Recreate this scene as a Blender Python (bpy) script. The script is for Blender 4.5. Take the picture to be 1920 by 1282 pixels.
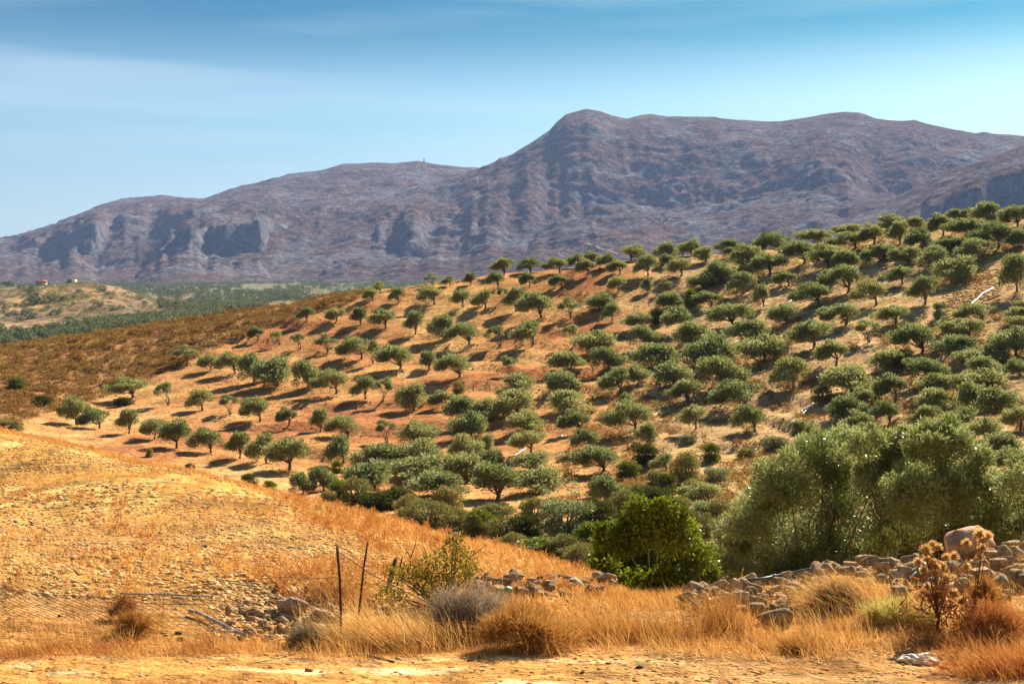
import bpy, bmesh, math, random
import numpy as np
from mathutils import Vector, Matrix

for _o in list(bpy.data.objects):
    bpy.data.objects.remove(_o, do_unlink=True)
SC = bpy.context.scene
COL = SC.collection
rng = np.random.default_rng(7)
random.seed(7)

# ------------------------------------------------------------------ camera
F, CX, HY, CZ = 2667.0, 960.0, 720.0, 2.1      # focal length and horizon in photograph pixels, eye height
cam = bpy.data.cameras.new("camera")
cam.lens = F / 1920 * 36
cam.sensor_width = 36
cam.sensor_fit = 'HORIZONTAL'
cam.shift_y = (HY - 641) / 1920
cam.clip_start = 0.1
cam.clip_end = 20000
camo = bpy.data.objects.new("camera", cam)
COL.objects.link(camo)
camo.location = (0, 0, CZ)
camo.rotation_euler = (math.radians(90), 0, 0)
SC.camera = camo

# ------------------------------------------------------------------ sky, sun, exposure
SUN_AZ, SUN_EL = 31.0, 38.0                      # degrees right of the view direction, and above the horizon
world = bpy.data.worlds.new("World")
SC.world = world
world.use_nodes = True
wn, wl = world.node_tree.nodes, world.node_tree.links
bg = wn["Background"]
sky = wn.new("ShaderNodeTexSky")
sky.sky_type = 'NISHITA'
sky.sun_disc = False
sky.sun_elevation = math.radians(SUN_EL)
sky.sun_rotation = math.radians(SUN_AZ)
sky.altitude = 0
sky.air_density = 1.0
sky.dust_density = 1.6
sky.ozone_density = 3.0
tc = wn.new("ShaderNodeTexCoord"); sep = wn.new("ShaderNodeSeparateXYZ"); wl.new(tc.outputs["Generated"], sep.inputs[0])
skr = wn.new("ShaderNodeValToRGB")                # clear dry air: pale at the horizon, deep blue overhead, the same all round
for p, c in ((.0, (.92, 1.0, 1.0)), (.115, (.92, 1.0, .93)), (.185, (.64, .92, .86)), (.255, (.02, .36, .46)), (.36, (.01, .28, .41)), (1.0, (.02, .27, .40))):
    e = skr.color_ramp.elements.new(p) if p not in (0.0, 1.0) else skr.color_ramp.elements[0 if p == 0.0 else -1]
    e.color = (*c, 1)
skr.color_ramp.interpolation = 'EASE'
wl.new(sep.outputs["Z"], skr.inputs[0])
skm = wn.new("ShaderNodeMix"); skm.data_type = 'RGBA'; skm.blend_type = 'MULTIPLY'; skm.inputs[0].default_value = 1.0
wl.new(sky.outputs[0], skm.inputs[6]); wl.new(skr.outputs[0], skm.inputs[7]); 
smap = wn.new("ShaderNodeMapping"); smap.inputs["Scale"].default_value = (2.2, 2.2, 26.0); smap.inputs["Rotation"].default_value = (0.06, 0.03, 0)
snz = wn.new("ShaderNodeTexNoise"); snz.inputs["Scale"].default_value = 1.3; snz.inputs["Detail"].default_value = 3.0; snz.inputs["Roughness"].default_value = 0.45
srp = wn.new("ShaderNodeValToRGB"); srp.color_ramp.elements[0].position = .46; srp.color_ramp.elements[1].position = .72
srp.color_ramp.elements[0].color = (0, 0, 0, 1); srp.color_ramp.elements[1].color = (.30, .30, .30, 1)
thin = wn.new("ShaderNodeMix"); thin.data_type = 'RGBA'; thin.inputs[7].default_value = (6.6, 7.6, 7.9, 1)     # faint veils of high haze
wl.new(tc.outputs["Generated"], smap.inputs["Vector"]); wl.new(smap.outputs[0], snz.inputs["Vector"]); wl.new(snz.outputs[0], srp.inputs[0])
wl.new(srp.outputs[0], thin.inputs[0]); wl.new(skm.outputs[2], thin.inputs[6]); wl.new(thin.outputs[2], bg.inputs["Color"])
bg.inputs["Strength"].default_value = 0.05
el, az = math.radians(SUN_EL), math.radians(SUN_AZ)
SUN = Vector((math.sin(az) * math.cos(el), math.cos(az) * math.cos(el), math.sin(el)))
sun = bpy.data.lights.new("sun", 'SUN')
sun.energy = 5.0
sun.angle = math.radians(0.53)
sun.color = (1.0, 0.93, 0.80)
suno = bpy.data.objects.new("sun", sun)
COL.objects.link(suno)
suno.rotation_euler = (-SUN).to_track_quat('-Z', 'Y').to_euler()
SC.view_settings.view_transform = 'Standard'
SC.view_settings.look = 'None'
SC.view_settings.exposure = 1.45
SC.view_settings.gamma = 1.0
SC.view_settings.use_curve_mapping = False
SC.render.engine = 'CYCLES'
SC.cycles.use_denoising = True
SC.cycles.max_bounces = 5
SC.cycles.diffuse_bounces = 3
SC.cycles.glossy_bounces = 1
SC.cycles.transmission_bounces = 3
SC.cycles.volume_bounces = 0
SC.cycles.transparent_max_bounces = 4

# ------------------------------------------------------------------ helpers
def tag(o, label=None, cat=None, group=None, kind=None):
    if label: o["label"] = label
    if cat: o["category"] = cat
    if group: o["group"] = group
    if kind: o["kind"] = kind
    return o

def link(name, data, mat=None, parent=None, loc=None, rot=None, scale=None):
    o = bpy.data.objects.new(name, data)
    COL.objects.link(o)
    if mat is not None and data is not None and len(data.materials) == 0:
        data.materials.append(mat)
    if parent is not None: o.parent = parent
    if loc is not None: o.location = loc
    if rot is not None: o.rotation_euler = rot
    if scale is not None: o.scale = scale
    return o

def empty(name, loc, rz=0.0, scale=None):
    o = bpy.data.objects.new(name, None)
    COL.objects.link(o)
    o.location = loc
    o.rotation_euler = (0, 0, rz)
    if scale is not None: o.scale = scale
    o.empty_display_size = 0.2
    return o

def np_mesh(name, V, quads=None, tris=None, smooth=False, attrs=None, color=None):
    """mesh from numpy arrays; attrs: {name: float per vertex}"""
    me = bpy.data.meshes.new(name)
    V = np.asarray(V, np.float32)
    nq = 0 if quads is None else len(quads)
    nt = 0 if tris is None else len(tris)
    me.vertices.add(len(V))
    me.vertices.foreach_set("co", V.ravel())
    loops = []
    if nq: loops.append(np.asarray(quads, np.int32).ravel())
    if nt: loops.append(np.asarray(tris, np.int32).ravel())
    L = np.concatenate(loops)
    me.loops.add(len(L))
    me.loops.foreach_set("vertex_index", L)
    me.polygons.add(nq + nt)
    start = np.concatenate([np.arange(nq) * 4, nq * 4 + np.arange(nt) * 3]).astype(np.int32)
    me.polygons.foreach_set("loop_start", start)
    if smooth:
        me.polygons.foreach_set("use_smooth", np.ones(nq + nt, bool))
    if attrs:
        for k, a in attrs.items():
            at = me.attributes.new(k, 'FLOAT', 'POINT')
            at.data.foreach_set("value", np.asarray(a, np.float32))
    if color is not None:
        at = me.attributes.new("albedo", 'FLOAT_COLOR', 'POINT')
        c4 = np.ones((len(V), 4), np.float32); c4[:, :3] = color
        at.data.foreach_set("color", c4.ravel())
    me.update(calc_edges=True)
    me.validate()
    return me

class MB:
    """collects shapes into one mesh"""
    def __init__(s): s.V, s.Q, s.T, s.n = [], [], [], 0
    def add(s, V, Q=None, T=None):
        s.V.append(np.asarray(V, np.float32))
        if Q is not None and len(Q): s.Q.append(np.asarray(Q) + s.n)
        if T is not None and len(T): s.T.append(np.asarray(T) + s.n)
        s.n += len(V)
    def tube(s, P, R, sides=6, cap=True):
        P = np.asarray(P, float); R = np.broadcast_to(np.asarray(R, float), (len(P),))
        d = np.gradient(P, axis=0); d /= np.linalg.norm(d, axis=1)[:, None] + 1e-9
        ref = np.array([0.31, 0.17, 0.93]) if abs(d[0][2]) < .9 else np.array([1., 0.1, 0])
        a = np.cross(d, ref); a /= np.linalg.norm(a, axis=1)[:, None] + 1e-9
        b = np.cross(d, a)
        th = np.arange(sides) * 2 * np.pi / sides
        V = (P[:, None] + R[:, None, None] * (np.cos(th)[None, :, None] * a[:, None] + np.sin(th)[None, :, None] * b[:, None])).reshape(-1, 3)
        m = len(P); i = np.arange(m - 1)[:, None] * sides; j = np.arange(sides)[None]; k = (j + 1) % sides
        Q = np.stack([i + j, i + k, i + sides + k, i + sides + j], -1).reshape(-1, 4)
        T = []
        if cap:
            V = np.vstack([V, P[-1:], P[:1]]); e = m * sides
            T = [[(m - 1) * sides + q, (m - 1) * sides + (q + 1) % sides, e] for q in range(sides)] + [[(q + 1) % sides, q, e + 1] for q in range(sides)]
        s.add(V, Q, T)
    def box(s, x0, x1, y0, y1, z0, z1):
        V = [(x, y, z) for z in (z0, z1) for x, y in ((x0, y0), (x1, y0), (x1, y1), (x0, y1))]
        s.add(V, [(3, 2, 1, 0), (4, 5, 6, 7), (0, 1, 5, 4), (1, 2, 6, 5), (2, 3, 7, 6), (3, 0, 4, 7)])
    def mesh(s, name, smooth=False):
        return np_mesh(name, np.vstack(s.V), np.vstack(s.Q) if s.Q else None, np.vstack(s.T) if s.T else None, smooth)

# value noise -------------------------------------------------------
def _hash(ix, iy, seed):
    h = (ix * 374761393 + iy * 668265263 + seed * 1442695041) & 0xFFFFFFFF
    h = ((h ^ (h >> 13)) * 1274126177) & 0xFFFFFFFF
    return ((h ^ (h >> 16)) & 0xFFFF) / 65535.0
def vnoise(x, y, seed=0):
    x = np.asarray(x, float); y = np.asarray(y, float)
    ix = np.floor(x).astype(np.int64); iy = np.floor(y).astype(np.int64)
    fx = x - ix; fy = y - iy
    fx = fx * fx * fx * (fx * (fx * 6 - 15) + 10); fy = fy * fy * fy * (fy * (fy * 6 - 15) + 10)
    a, b = _hash(ix, iy, seed), _hash(ix + 1, iy, seed)
    c, d = _hash(ix, iy + 1, seed), _hash(ix + 1, iy + 1, seed)
    return (a + (b - a) * fx) * (1 - fy) + (c + (d - c) * fx) * fy
def fbm(x, y, oct=5, seed=0, gain=.5, ridged=False):
    s, a, t = 0, 1.0, 0
    for o in range(oct):
        n = vnoise(x * 2 ** o + 17.3 * o, y * 2 ** o - 9.1 * o, seed + o) * 2 - 1
        if ridged: n = 1 - 2 * np.abs(n)
        s = s + a * n; t += a; a *= gain
    return s / t
def sstep(x, a, b):
    t = np.clip((x - a) / (b - a), 0, 1)
    return t * t * (3 - 2 * t)

# thin plate spline in (px, ln D) -----------------------------------
def tps_fit(P, v, smooth=1e-4):
    n = len(P)
    r2 = ((P[:, None] - P[None]) ** 2).sum(-1)
    K = np.where(r2 > 0, .5 * r2 * np.log(r2 + 1e-12), 0) + smooth * np.eye(n)
    A = np.zeros((n + 3, n + 3)); A[:n, :n] = K
    A[:n, n] = 1; A[:n, n + 1:] = P; A[n, :n] = 1; A[n + 1:, :n] = P.T
    w = np.linalg.solve(A, np.concatenate([v, np.zeros(3)]))
    return P, w
def tps_eval(fit, Q):
    P, w = fit; out = np.zeros(len(Q))
    for i in range(0, len(Q), 20000):
        q = Q[i:i + 20000]
        r2 = ((q[:, None] - P[None]) ** 2).sum(-1)
        out[i:i + 20000] = np.where(r2 > 0, .5 * r2 * np.log(r2 + 1e-12), 0) @ w[:-3] + w[-3] + q @ w[-2:]
    return out
def coords(px, D): return np.stack([np.asarray(px, float) / 300.0, np.log(D) * 3.0], -1)
def zpix(py, D): return CZ - (py - HY) / F * D

class Sheet:
    """a height field kept on a grid of bearings and log distances"""
    def __init__(s, px0, px1, ncol, d0, d1, nrow):
        s.px = np.linspace(px0, px1, ncol); s.ln = np.linspace(math.log(d0), math.log(d1), nrow)
        s.D = np.exp(s.ln)
        s.PX, LN = np.meshgrid(s.px, s.ln); s.DD = np.exp(LN)
        s.X = (s.PX - CX) / F * s.DD; s.Y = s.DD
        s.Z = np.zeros_like(s.X)
    def from_tps(s, fit, coarse=6):
        pc = np.linspace(s.px[0], s.px[-1], len(s.px) // coarse + 2); lc = np.linspace(s.ln[0], s.ln[-1], len(s.ln) // coarse + 2)
        A, B = np.meshgrid(pc, lc)
        q = tps_eval(fit, np.stack([A.ravel() / 300, B.ravel() * 3], -1)).reshape(A.shape)
        u = np.clip((s.px - pc[0]) / (pc[1] - pc[0]), 0, len(pc) - 1.001); v = np.clip((s.ln - lc[0]) / (lc[1] - lc[0]), 0, len(lc) - 1.001)
        s.Z = s._bil(q, u[None].repeat(len(v), 0), v[:, None].repeat(len(u), 1)) * s.DD
    @staticmethod
    def _bil(A, u, v):
        i = np.floor(u).astype(int); j = np.floor(v).astype(int); fu = u - i; fv = v - j
        return (A[j, i] * (1 - fu) + A[j, i + 1] * fu) * (1 - fv) + (A[j + 1, i] * (1 - fu) + A[j + 1, i + 1] * fu) * fv
    def at(s, px, D, A=None):
        u = np.clip((np.asarray(px, float) - s.px[0]) / (s.px[1] - s.px[0]), 0, len(s.px) - 1.001)
        v = np.clip((np.log(D) - s.ln[0]) / (s.ln[1] - s.ln[0]), 0, len(s.ln) - 1.001)
        return s._bil(s.Z if A is None else A, u, v)
    def height(s, x, y): return s.at(CX + F * np.asarray(x) / np.asarray(y), np.asarray(y))
    def world(s, px, D):
        z = s.at(px, D); return np.stack([(np.asarray(px) - CX) / F * D, np.asarray(D) + 0 * z, z], -1)
    def hit(s, px, py, dmin=3.0, dmax=1e9):
        """first ground point met along the sight line through a pixel"""
        i = (px - s.px[0]) / (s.px[1] - s.px[0]); i0 = int(min(max(i, 0), len(s.px) - 1.001)); f = i - i0
        z = s.Z[:, i0] * (1 - f) + s.Z[:, i0 + 1] * f
        p = HY - F * (z - CZ) / s.D
        ok = np.where((p <= py) & (s.D >= dmin) & (s.D <= dmax))[0]
        if len(ok) == 0:
            m = np.where((s.D >= dmin) & (s.D <= dmax))[0]; k = m[np.argmin(p[m])]; d = s.D[k]
        else:
            k = ok[0]
            if k > 0 and s.D[k - 1] >= dmin and p[k - 1] > py:
                t = (p[k - 1] - py) / (p[k - 1] - p[k]); d = s.D[k - 1] + t * (s.D[k] - s.D[k - 1])
            else: d = s.D[k]
        return Vector(((px - CX) / F * d, d, float(s.at(px, d))))
    def mesh(s, name, color=None):
        r, c = s.X.shape
        V = np.stack([s.X, s.Y, s.Z], -1).reshape(-1, 3)
        i = np.arange(r - 1)[:, None] * c + np.arange(c - 1)[None]
        Q = np.stack([i, i + 1, i + c + 1, i + c], -1).reshape(-1, 4)
        return np_mesh(name, V, Q, smooth=True, color=None if color is None else color.reshape(-1, 3))

# ------------------------------------------------------------------ materials
def mat_new(name):
    m = bpy.data.materials.new(name); m.use_nodes = True
    nt = m.node_tree
    for n in list(nt.nodes): nt.nodes.remove(n)
    out = nt.nodes.new("ShaderNodeOutputMaterial")
    return m, nt, out
def N(nt, kind, **kw):
    n = nt.nodes.new(kind)
    for k, v in kw.items():
        if k in n.inputs: n.inputs[k].default_value = v
        else: setattr(n, k, v)
    return n
def noise_node(nt, scale, detail=4, rough=.55, src=None):
    n = nt.nodes.new("ShaderNodeTexNoise")
    n.inputs["Scale"].default_value = scale; n.inputs["Detail"].default_value = detail; n.inputs["Roughness"].default_value = rough
    if src is not None: nt.links.new(src, n.inputs["Vector"])
    return n
def ramp(nt, src, stops):
    r = nt.nodes.new("ShaderNodeValToRGB")
    while len(r.color_ramp.elements) < len(stops): r.color_ramp.elements.new(.5)
    for e, (p, c) in zip(r.color_ramp.elements, stops):
        e.position = p; e.color = (*c, 1) if len(c) == 3 else c
    nt.links.new(src, r.inputs[0])
    return r
def mix(nt, mode, fac, a, b):
    n = nt.nodes.new("ShaderNodeMix"); n.data_type = 'RGBA'; n.blend_type = mode
    for s, v in ((0, fac), (6, a), (7, b)):
        if hasattr(v, "is_output"): nt.links.new(v, n.inputs[s])
        elif s == 0: n.inputs[0].default_value = v
        else: n.inputs[s].default_value = (*v, 1)
    return n.outputs[2]
def bump(nt, h, strength, dist):
    b = nt.nodes.new("ShaderNodeBump"); b.inputs["Strength"].default_value = strength; b.inputs["Distance"].default_value = dist
    nt.links.new(h, b.inputs["Height"]); return b.outputs[0]

def ground_mat(name, scales, contrast=.5, bumps=((1.2, .6, .3),), speck=None):
    """colour of the soil per vertex, broken up by grain at several sizes"""
    m, nt, out = mat_new(name)
    at = N(nt, "ShaderNodeAttribute", attribute_name="albedo")
    geo = N(nt, "ShaderNodeNewGeometry"); pos = geo.outputs["Position"]
    c = at.outputs["Color"]
    for s in scales:
        n = noise_node(nt, s, 3, .6, pos)
        r = ramp(nt, n.outputs[0], [(.3, (1 - contrast,) * 3), (.5, (1, 1, 1)), (.72, (1 + contrast * .7,) * 3)])
        c = mix(nt, 'MULTIPLY', 1.0, c, r.outputs[0])
    if speck:
        for sc, thr, col in speck:
            v = nt.nodes.new("ShaderNodeTexVoronoi"); v.inputs["Scale"].default_value = sc
            nt.links.new(pos, v.inputs["Vector"])
            r = ramp(nt, v.outputs["Distance"], [(thr, (1, 1, 1)), (thr + .08, (0, 0, 0))])
            c = mix(nt, 'MIX', r.outputs[0], c, col)
    p = N(nt, "ShaderNodeBsdfDiffuse", Roughness=0.0)
    nt.links.new(c, p.inputs["Color"])
    last = None
    for sc, st, ds in bumps:
        n = noise_node(nt, sc, 4, .6, pos)
        b = nt.nodes.new("ShaderNodeBump"); b.inputs["Strength"].default_value = st; b.inputs["Distance"].default_value = ds
        nt.links.new(n.outputs[0], b.inputs["Height"])
        if last is not None: nt.links.new(last, b.inputs["Normal"])
        last = b.outputs[0]
    nt.links.new(last, p.inputs["Normal"])
    nt.links.new(p.outputs[0], out.inputs[0])
    return m

def leaf_mat(name, dark, mid, light, trans=.35, gloss=.25, rough=.45, attr="tint", vary=.25, sheen=(1, 1, 1)):
    m, nt, out = mat_new(name)
    a = N(nt, "ShaderNodeAttribute", attribute_name=attr)
    oi = N(nt, "ShaderNodeObjectInfo")
    r = ramp(nt, a.outputs["Fac"], [(0, dark), (.5, mid), (1, light)])
    c = r.outputs[0]
    if vary:
        rv = ramp(nt, oi.outputs["Random"], [(0, (1 - vary, 1 - vary * .8, 1 - vary)), (.5, (1, 1, 1)), (1, (1 + vary * .9, 1 + vary * .5, 1 + vary * .2))])
        c = mix(nt, 'MULTIPLY', 1.0, c, rv.outputs[0])
    d = N(nt, "ShaderNodeBsdfDiffuse"); t = N(nt, "ShaderNodeBsdfTranslucent")
    nt.links.new(c, d.inputs["Color"]); nt.links.new(c, t.inputs["Color"])
    ms = N(nt, "ShaderNodeMixShader"); ms.inputs[0].default_value = trans
    nt.links.new(d.outputs[0], ms.inputs[1]); nt.links.new(t.outputs[0], ms.inputs[2])
    last = ms.outputs[0]
    if gloss:
        g = N(nt, "ShaderNodeBsdfGlossy", Roughness=rough); g.inputs["Color"].default_value = (*sheen, 1)
        fr = N(nt, "ShaderNodeFresnel"); fr.inputs["IOR"].default_value = 1.4
        mu = N(nt, "ShaderNodeMath", operation='MULTIPLY'); nt.links.new(fr.outputs[0], mu.inputs[0]); mu.inputs[1].default_value = gloss
        m2 = N(nt, "ShaderNodeMixShader"); nt.links.new(mu.outputs[0], m2.inputs[0])
        nt.links.new(last, m2.inputs[1]); nt.links.new(g.outputs[0], m2.inputs[2]); last = m2.outputs[0]
    nt.links.new(last, out.inputs[0])
    return m

def rough_mat(name, stops, scale=6.0, rough=.9, bmp=(12, .5, .02), spec=.2, rand=.25, coord="Object"):
    m, nt, out = mat_new(name)
    tc = N(nt, "ShaderNodeTexCoord"); oi = N(nt, "ShaderNodeObjectInfo")
    n = noise_node(nt, scale, 6, .6, tc.outputs[coord])
    r = ramp(nt, n.outputs[0], stops)
    c = r.outputs[0]
    if rand:
        rv = ramp(nt, oi.outputs["Random"], [(0, (1 - rand, 1 - rand * 1.1, 1 - rand * 1.2)), (.4, (1, 1, 1)), (.7, (1 + rand * .2, 1 - rand * .1, 1 - rand * .4)), (1, (1 + rand * .6, 1 + rand * .6, 1 + rand * .7))])
        c = mix(nt, 'MULTIPLY', 1.0, c, rv.outputs[0])
    p = N(nt, "ShaderNodeBsdfPrincipled"); p.inputs["Roughness"].default_value = rough; p.inputs["Specular IOR Level"].default_value = spec
    nt.links.new(c, p.inputs["Base Color"])
    n2 = noise_node(nt, bmp[0], 5, .65, tc.outputs[coord])
    nt.links.new(bump(nt, n2.outputs[0], bmp[1], bmp[2]), p.inputs["Normal"])
    nt.links.new(p.outputs[0], out.inputs[0])
    return m

M = {}
M["ground"] = ground_mat("ground_soil", (0.35, 1.7, 7.0, 40.0), .38, ((2.2, .5, .35), (9.0, .5, .09), (60.0, .6, .012)))
M["valley"] = ground_mat("valley_soil", (0.02, 0.12), .35, ((.2, .5, 1.5),), ((.11, .22, (.06, .07, .03)),))
M["olive"] = leaf_mat("olive_leaf", (.085, .098, .024), (.235, .245, .075), (.40, .41, .18), .45, .03, .5)
M["olive_far"] = leaf_mat("olive_far_leaf", (.05, .065, .025), (.115, .135, .055), (.20, .22, .10), .35, .0, .6)
M["olive_near"] = leaf_mat("olive_near_leaf", (.08, .098, .020), (.25, .275, .068), (.50, .51, .22), .45, .10, .35, vary=.1)
M["shrub_green"] = leaf_mat("shrub_leaf", (.040, .062, .005), (.125, .155, .010), (.30, .32, .03), .40, .05, .4, vary=.12)
M["shrub_spiny"] = leaf_mat("spiny_leaf", (.06, .05, .006), (.15, .135, .016), (.32, .27, .03), .4, 0, .4, vary=0)
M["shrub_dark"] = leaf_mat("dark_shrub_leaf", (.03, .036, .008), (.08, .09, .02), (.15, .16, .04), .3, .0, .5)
M["shrub_brown"] = leaf_mat("brown_shrub_leaf", (.10, .085, .022), (.24, .21, .06), (.40, .36, .14), .35, 0, .6)
M["shrub_grey"] = leaf_mat("grey_twig", (.16, .105, .06), (.38, .275, .17), (.58, .45, .30), .3, 0, .7)
M["scrub"] = leaf_mat("dry_scrub_leaf", (.085, .042, .014), (.29, .14, .045), (.38, .26, .07), .25, 0, .7, vary=0)
M["shrub_yellow"] = leaf_mat("yellow_green_twig", (.20, .13, .02), (.46, .34, .08), (.68, .54, .18), .45, 0, .6, vary=0)
M["clod"] = leaf_mat("soil_clod", (.26, .11, .04), (.46, .23, .085), (.62, .38, .17), 0, 0, .9, vary=0)
M["grass"] = leaf_mat("dry_grass_blade", (.36, .15, .035), (.60, .30, .075), (.80, .54, .20), .45, 0, .5, vary=0)
M["weed"] = leaf_mat("rust_weed_blade", (.28, .09, .02), (.50, .19, .045), (.66, .33, .08), .4, .05, .7, vary=0)
M["dead_orange"] = leaf_mat("dead_orange_twig", (.26, .10, .018), (.54, .26, .06), (.74, .46, .16), .4, 0, .6, vary=0)
M["bark"] = rough_mat("olive_bark", [(.3, (.10, .075, .055)), (.6, (.24, .19, .15)), (.8, (.34, .29, .24))], 5, .95, (20, .6, .03), .1, .15)
M["stone"] = rough_mat("field_stone", [(.25, (.34, .19, .09)), (.42, (.56, .38, .21)), (.58, (.74, .54, .32)), (.8, (.88, .72, .48))], 2.6, .95, (7, 1.0, .10), .1, .5)
M["boulder"] = rough_mat("red_boulder", [(.30, (.46, .18, .06)), (.44, (.64, .34, .18)), (.58, (.74, .50, .33)), (.75, (.82, .64, .48))], 3.5, .95, (9, 1.0, .09), .1, 0)
M["pebble"] = leaf_mat("pebble", (.20, .09, .03), (.54, .31, .12), (.72, .50, .26), 0, 0, .9, vary=0)
M["rust"] = rough_mat("rusty_iron", [(.3, (.035, .018, .012)), (.7, (.13, .05, .025))], 12, .85, (40, .5, .004), .3, 0)
M["wood"] = rough_mat("weathered_wood", [(.3, (.09, .055, .035)), (.7, (.26, .18, .12))], 9, .9, (30, .6, .01), .1, .2)
M["greywood"] = rough_mat("grey_driftwood", [(.3, (.22, .19, .17)), (.7, (.48, .44, .42))], 14, .9, (40, .6, .006), .1, 0)
M["pipe_white"] = rough_mat("white_plastic_pipe", [(.3, (.62, .60, .62)), (.7, (.80, .78, .80))], 2, .4, (5, .05, .002), .5, 0)
M["pipe_black"] = rough_mat("black_plastic_pipe", [(.3, (.03, .035, .04)), (.7, (.07, .08, .085))], 5, .4, (9, .1, .002), .5, 0)
M["wire"] = rough_mat("rusty_wire", [(.3, (.06, .035, .022)), (.7, (.16, .085, .045))], 30, .8, (60, .3, .001), .3, 0)
M["plaster_and_lit_stone"] = rough_mat("pale_plaster_and_lit_stone", [(.3, (.55, .48, .38)), (.7, (.68, .60, .50))], .5, .9, (2, .3, .05), .1, 0)
M["rooftile"] = rough_mat("red_roof_tile", [(.3, (.42, .10, .05)), (.7, (.60, .18, .09))], 1.2, .9, (4, .5, .05), .1, 0)
M["ruinstone"] = rough_mat("old_wall_stone", [(.3, (.26, .22, .17)), (.7, (.46, .40, .31))], .9, .95, (3, .6, .08), .1, 0)
M["dark"] = rough_mat("dark_opening", [(.3, (.02, .018, .016)), (.7, (.04, .035, .03))], 2, .9, (3, .2, .02), .1, 0)
M["mast"] = rough_mat("mast_metal", [(.3, (.05, .06, .07)), (.7, (.09, .10, .11))], 2, .6, (3, .2, .02), .3, 0)
M["bag"] = rough_mat("torn_white_plastic", [(.3, (.66, .58, .42)), (.7, (.86, .80, .66))], 8, .6, (25, .6, .02), .3, 0)
M["track"] = rough_mat("pale_track", [(.3, (.34, .26, .19)), (.7, (.46, .37, .28))], .4, .95, (2, .3, .05), .05, 0, "Generated")
M["thistle"] = leaf_mat("thistle_spine", (.42, .20, .05), (.66, .38, .12), (.86, .60, .28), .5, .1, .6, vary=.15)
M["thistle_stem"] = rough_mat("thistle_stem", [(.3, (.06, .03, .015)), (.7, (.20, .10, .045))], 20, .9, (40, .4, .003), .1, 0)

# ------------------------------------------------------------------ near ground: road edge, stony field, ravine, olive hill
CREST_PX = [-600, -150, 0, 100, 200, 300, 400, 550, 700, 850, 1000, 1130, 1250]
CREST_D = [42, 39, 36, 33, 30.5, 28, 26.5, 24.5, 22.5, 21, 19.5, 18, 17]
CREST_PY = [700, 782, 806, 823, 843, 866, 890, 935, 975, 1010, 1050, 1090, 1118]
def crest_d(px): return np.interp(px, CREST_PX, CREST_D)
ctl = []                                          # bearing pixel, distance, height
def cp(px, py, D): ctl.append((px, D, zpix(py, D)))
def cz(px, D, z): ctl.append((px, D, z))
for px in (-900, -300, 300, 900, 1500, 2100, 2800):
    for D in (2.0, 4.0, 7.0, 10.0): cz(px, D, 0.0)
for px, D, z in ((-600, 12, 0), (-100, 12, .0), (250, 12, .02), (500, 12, .02), (700, 12, 0), (950, 12, 0), (1250, 12, 0), (1500, 12.3, 0), (1750, 12, .02), (2000, 12, .06), (2500, 12, .1)): cz(px, D, z)
for px, py, D in ((-500, 1090, 14), (0, 1100, 13.5), (300, 1105, 13.5), (550, 1105, 13.6), (750, 1110, 13.8), (950, 1115, 14.5), (1080, 1112, 15.2),
                  (-500, 985, 18), (0, 1000, 18), (300, 1005, 17.2), (550, 1020, 16.8), (750, 1035, 17), (900, 1050, 17.2),
                  (-500, 870, 26), (0, 900, 25.5), (200, 918, 22.5), (400, 950, 20.5), (580, 978, 19.5)): cp(px, py, D)
for px, D, py in zip(CREST_PX[:-1], CREST_D[:-1], CREST_PY[:-1]): cp(px, py, D)
for px, py, D in ((1280, 1118, 14.4), (1400, 1104, 14.8), (1500, 1088, 15), (1600, 1066, 15.2), (1700, 1058, 15.3), (1815, 1050, 15.4), (1920, 1022, 15.6), (2100, 1000, 15.8), (2500, 960, 16)): cp(px, py, D)
for px, D, z in ((1280, 18, -1.1), (1450, 19, -1.5), (1650, 19.5, -1.5), (1850, 19.5, -1.3), (2200, 20, -1),
                 (1250, 24, -2.4), (1450, 28, -3.1), (1700, 28, -2.8), (1950, 28, -2.4), (2400, 28, -1.6),
                 (1130, 30, -3.6), (1450, 42, -3.7), (1700, 42, -2.9), (1950, 42, -2.2), (2400, 42, -1.0),
                 (-600, 55, .4), (-600, 80, -1.5), (0, 52, -1.2), (0, 75, -3.6), (200, 45, -1.8), (200, 70, -4.4), (400, 40, -2.4), (400, 65, -5.0),
                 (650, 36, -3.0), (650, 60, -5.2), (900, 32, -3.4), (900, 50, -5.0), (1130, 45, -4.8)): cz(px, D, z)
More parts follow.
